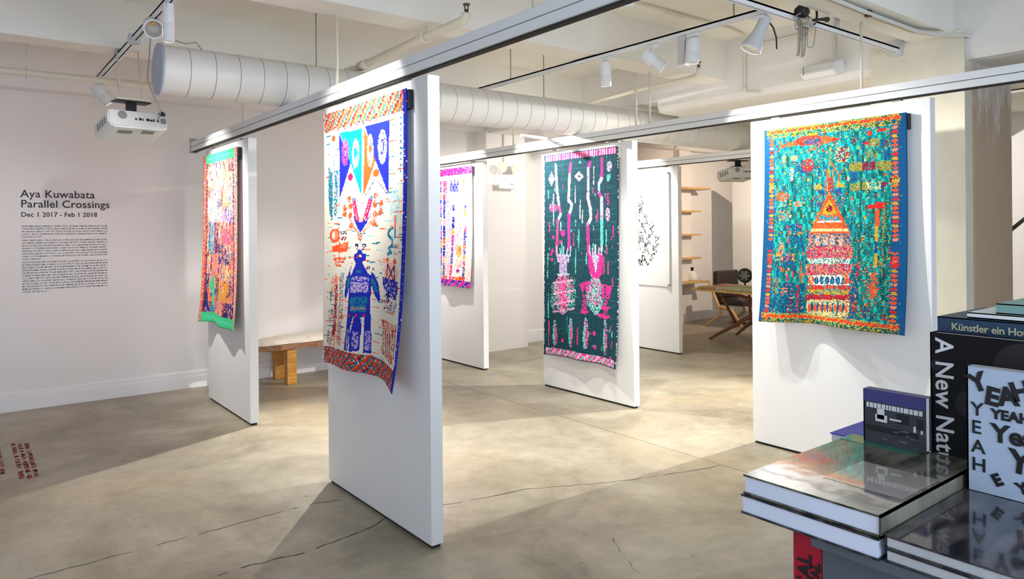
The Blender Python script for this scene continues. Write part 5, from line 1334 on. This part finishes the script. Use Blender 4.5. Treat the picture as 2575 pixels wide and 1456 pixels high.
# black book with white vertical title
BLKC = mat('black_cover', (20, 17, 20), .5, spec=.2); b = standbook(1.703, 1.737, .425, .688, 1.0212, 1.364, BLKC, 'tall black standing book with white vertical title')
text_obj('title', 'A New Nature', .0505, WHT, (1.7022, .676, 1.353), (0, 0, -1), (0, -1, 0), b, 1.04, bold=.0008)
for y, z, r in ((.50, 1.31, .055), (.595, 1.225, .03), (.56, 1.15, .026), (.66, 1.30, .012)):
    q = MB(); q.tube([(1.7024, y * 1.023, 1.6 - (1.6 - z) * 1.023), (1.7032, y * 1.023, 1.6 - (1.6 - z) * 1.023)], r, 30); q.build('cover_disc', mat('disc_brown', (48, 41, 45), .5, spec=.2), b)
# pale blue book with many words
YEAHC = mat('pale_blue_cover', (186, 202, 224), .3, coat=.5); b = standbook(1.600, 1.632, .35, .579, 1.0712, 1.317, YEAHC, 'pale blue standing book covered in black lettering')
MB().box(1.604, 1.628, .354, .575, 1.314, 1.3174).build('page_tops', PAGES, b)
def word(s, size, y, z, rot=0, bold=.001):
    a = math.radians(rot); return text_obj('cover_word', s, size, BLK, (1.5988, y, z), (0, -math.cos(a), math.sin(a)), (0, math.sin(a), math.cos(a)), b, 1.0, bold=bold)
for ch, y, z, r in (('Y', .566, 1.268, 22), ('E', .548, 1.250, -8), ('A', .521, 1.250, 10), ('H', .497, 1.262, 18)): word(ch, .048, y, z, r, .0022)
for ch, z in (('Y', 1.222), ('E', 1.186), ('A', 1.148), ('H', 1.112)): word(ch, .037, .571, z, 0, .0004)
word('YEAH', .026, .535, 1.222, 0, .0012); word('Yeah', .048, .535, 1.178, 0, .0016); word('Y', .06, .508, 1.128, -6, .002); word('YEAH', .05, .478, 1.125, 0, .0014); word('E', .03, .528, 1.090, 30, .0016); word('Y', .03, .49, 1.085, 20, .001); word('E', .026, .46, 1.09, -10, .001)
# pile of lying books behind
NAVYC = mat('navy_spine', (34, 62, 92), .45); z = CZ + .001
for k, (th, m, yl, lab) in enumerate(((.11, mat('brown_spine', (90, 70, 60), .5), .66, 'thick brown book at the bottom of the rear pile'), (.11, mat('grey_spine', (120, 118, 120), .5), .67, 'grey book in the middle of the rear pile'), (.112, mat('black_spine', (30, 30, 34), .5), .66, 'black book under the navy book in the rear pile'))):
    flatbook(1.78, 2.06, .33, yl, z, z + th, m, lab); z += th + .0008
b = flatbook(1.775, 2.05, .34, .701, z, 1.392, NAVYC, 'navy book with cream spine title in the rear pile'); 
text_obj('spine_title', 'Künstler ein Hotelier', .0225, mat('cream_print', (196, 194, 160), .6), (1.7742, .672, z + .009), (0, -1, 0), (0, 0, 1), b, .95, bold=.0004)
flatbook(1.79, 2.05, .36, .645, 1.3925, 1.405, PAPER, 'white booklet lying on the navy book')
flatbook(1.80, 2.04, .36, .592, 1.4055, 1.428, mat('sea_green_cover', (128, 168, 160), .5), 'sea green book on top of the rear pile')
# red box beside the counter
REDB = mat('red_box', (176, 10, 44), .45)
t = thing('red_box', (1.36, .752, 0), 'red upright box with black lettering under the overhanging books', 'box')
MB().box(1.302, 1.56, .7225, .782, 0, CZ - .002, .002).build('body', REDB, t)
text_obj('lettering', 'MUSICAL', .040, BLK, (1.3005, .744, .80), (0, 0, 1), (0, 1, 0), t, 1.0, bold=.001)
text_obj('lettering', 'SAL', .026, BLK, (1.3005, .726, .91), (0, 0, 1), (0, 1, 0), t, 1.0, bold=.001)
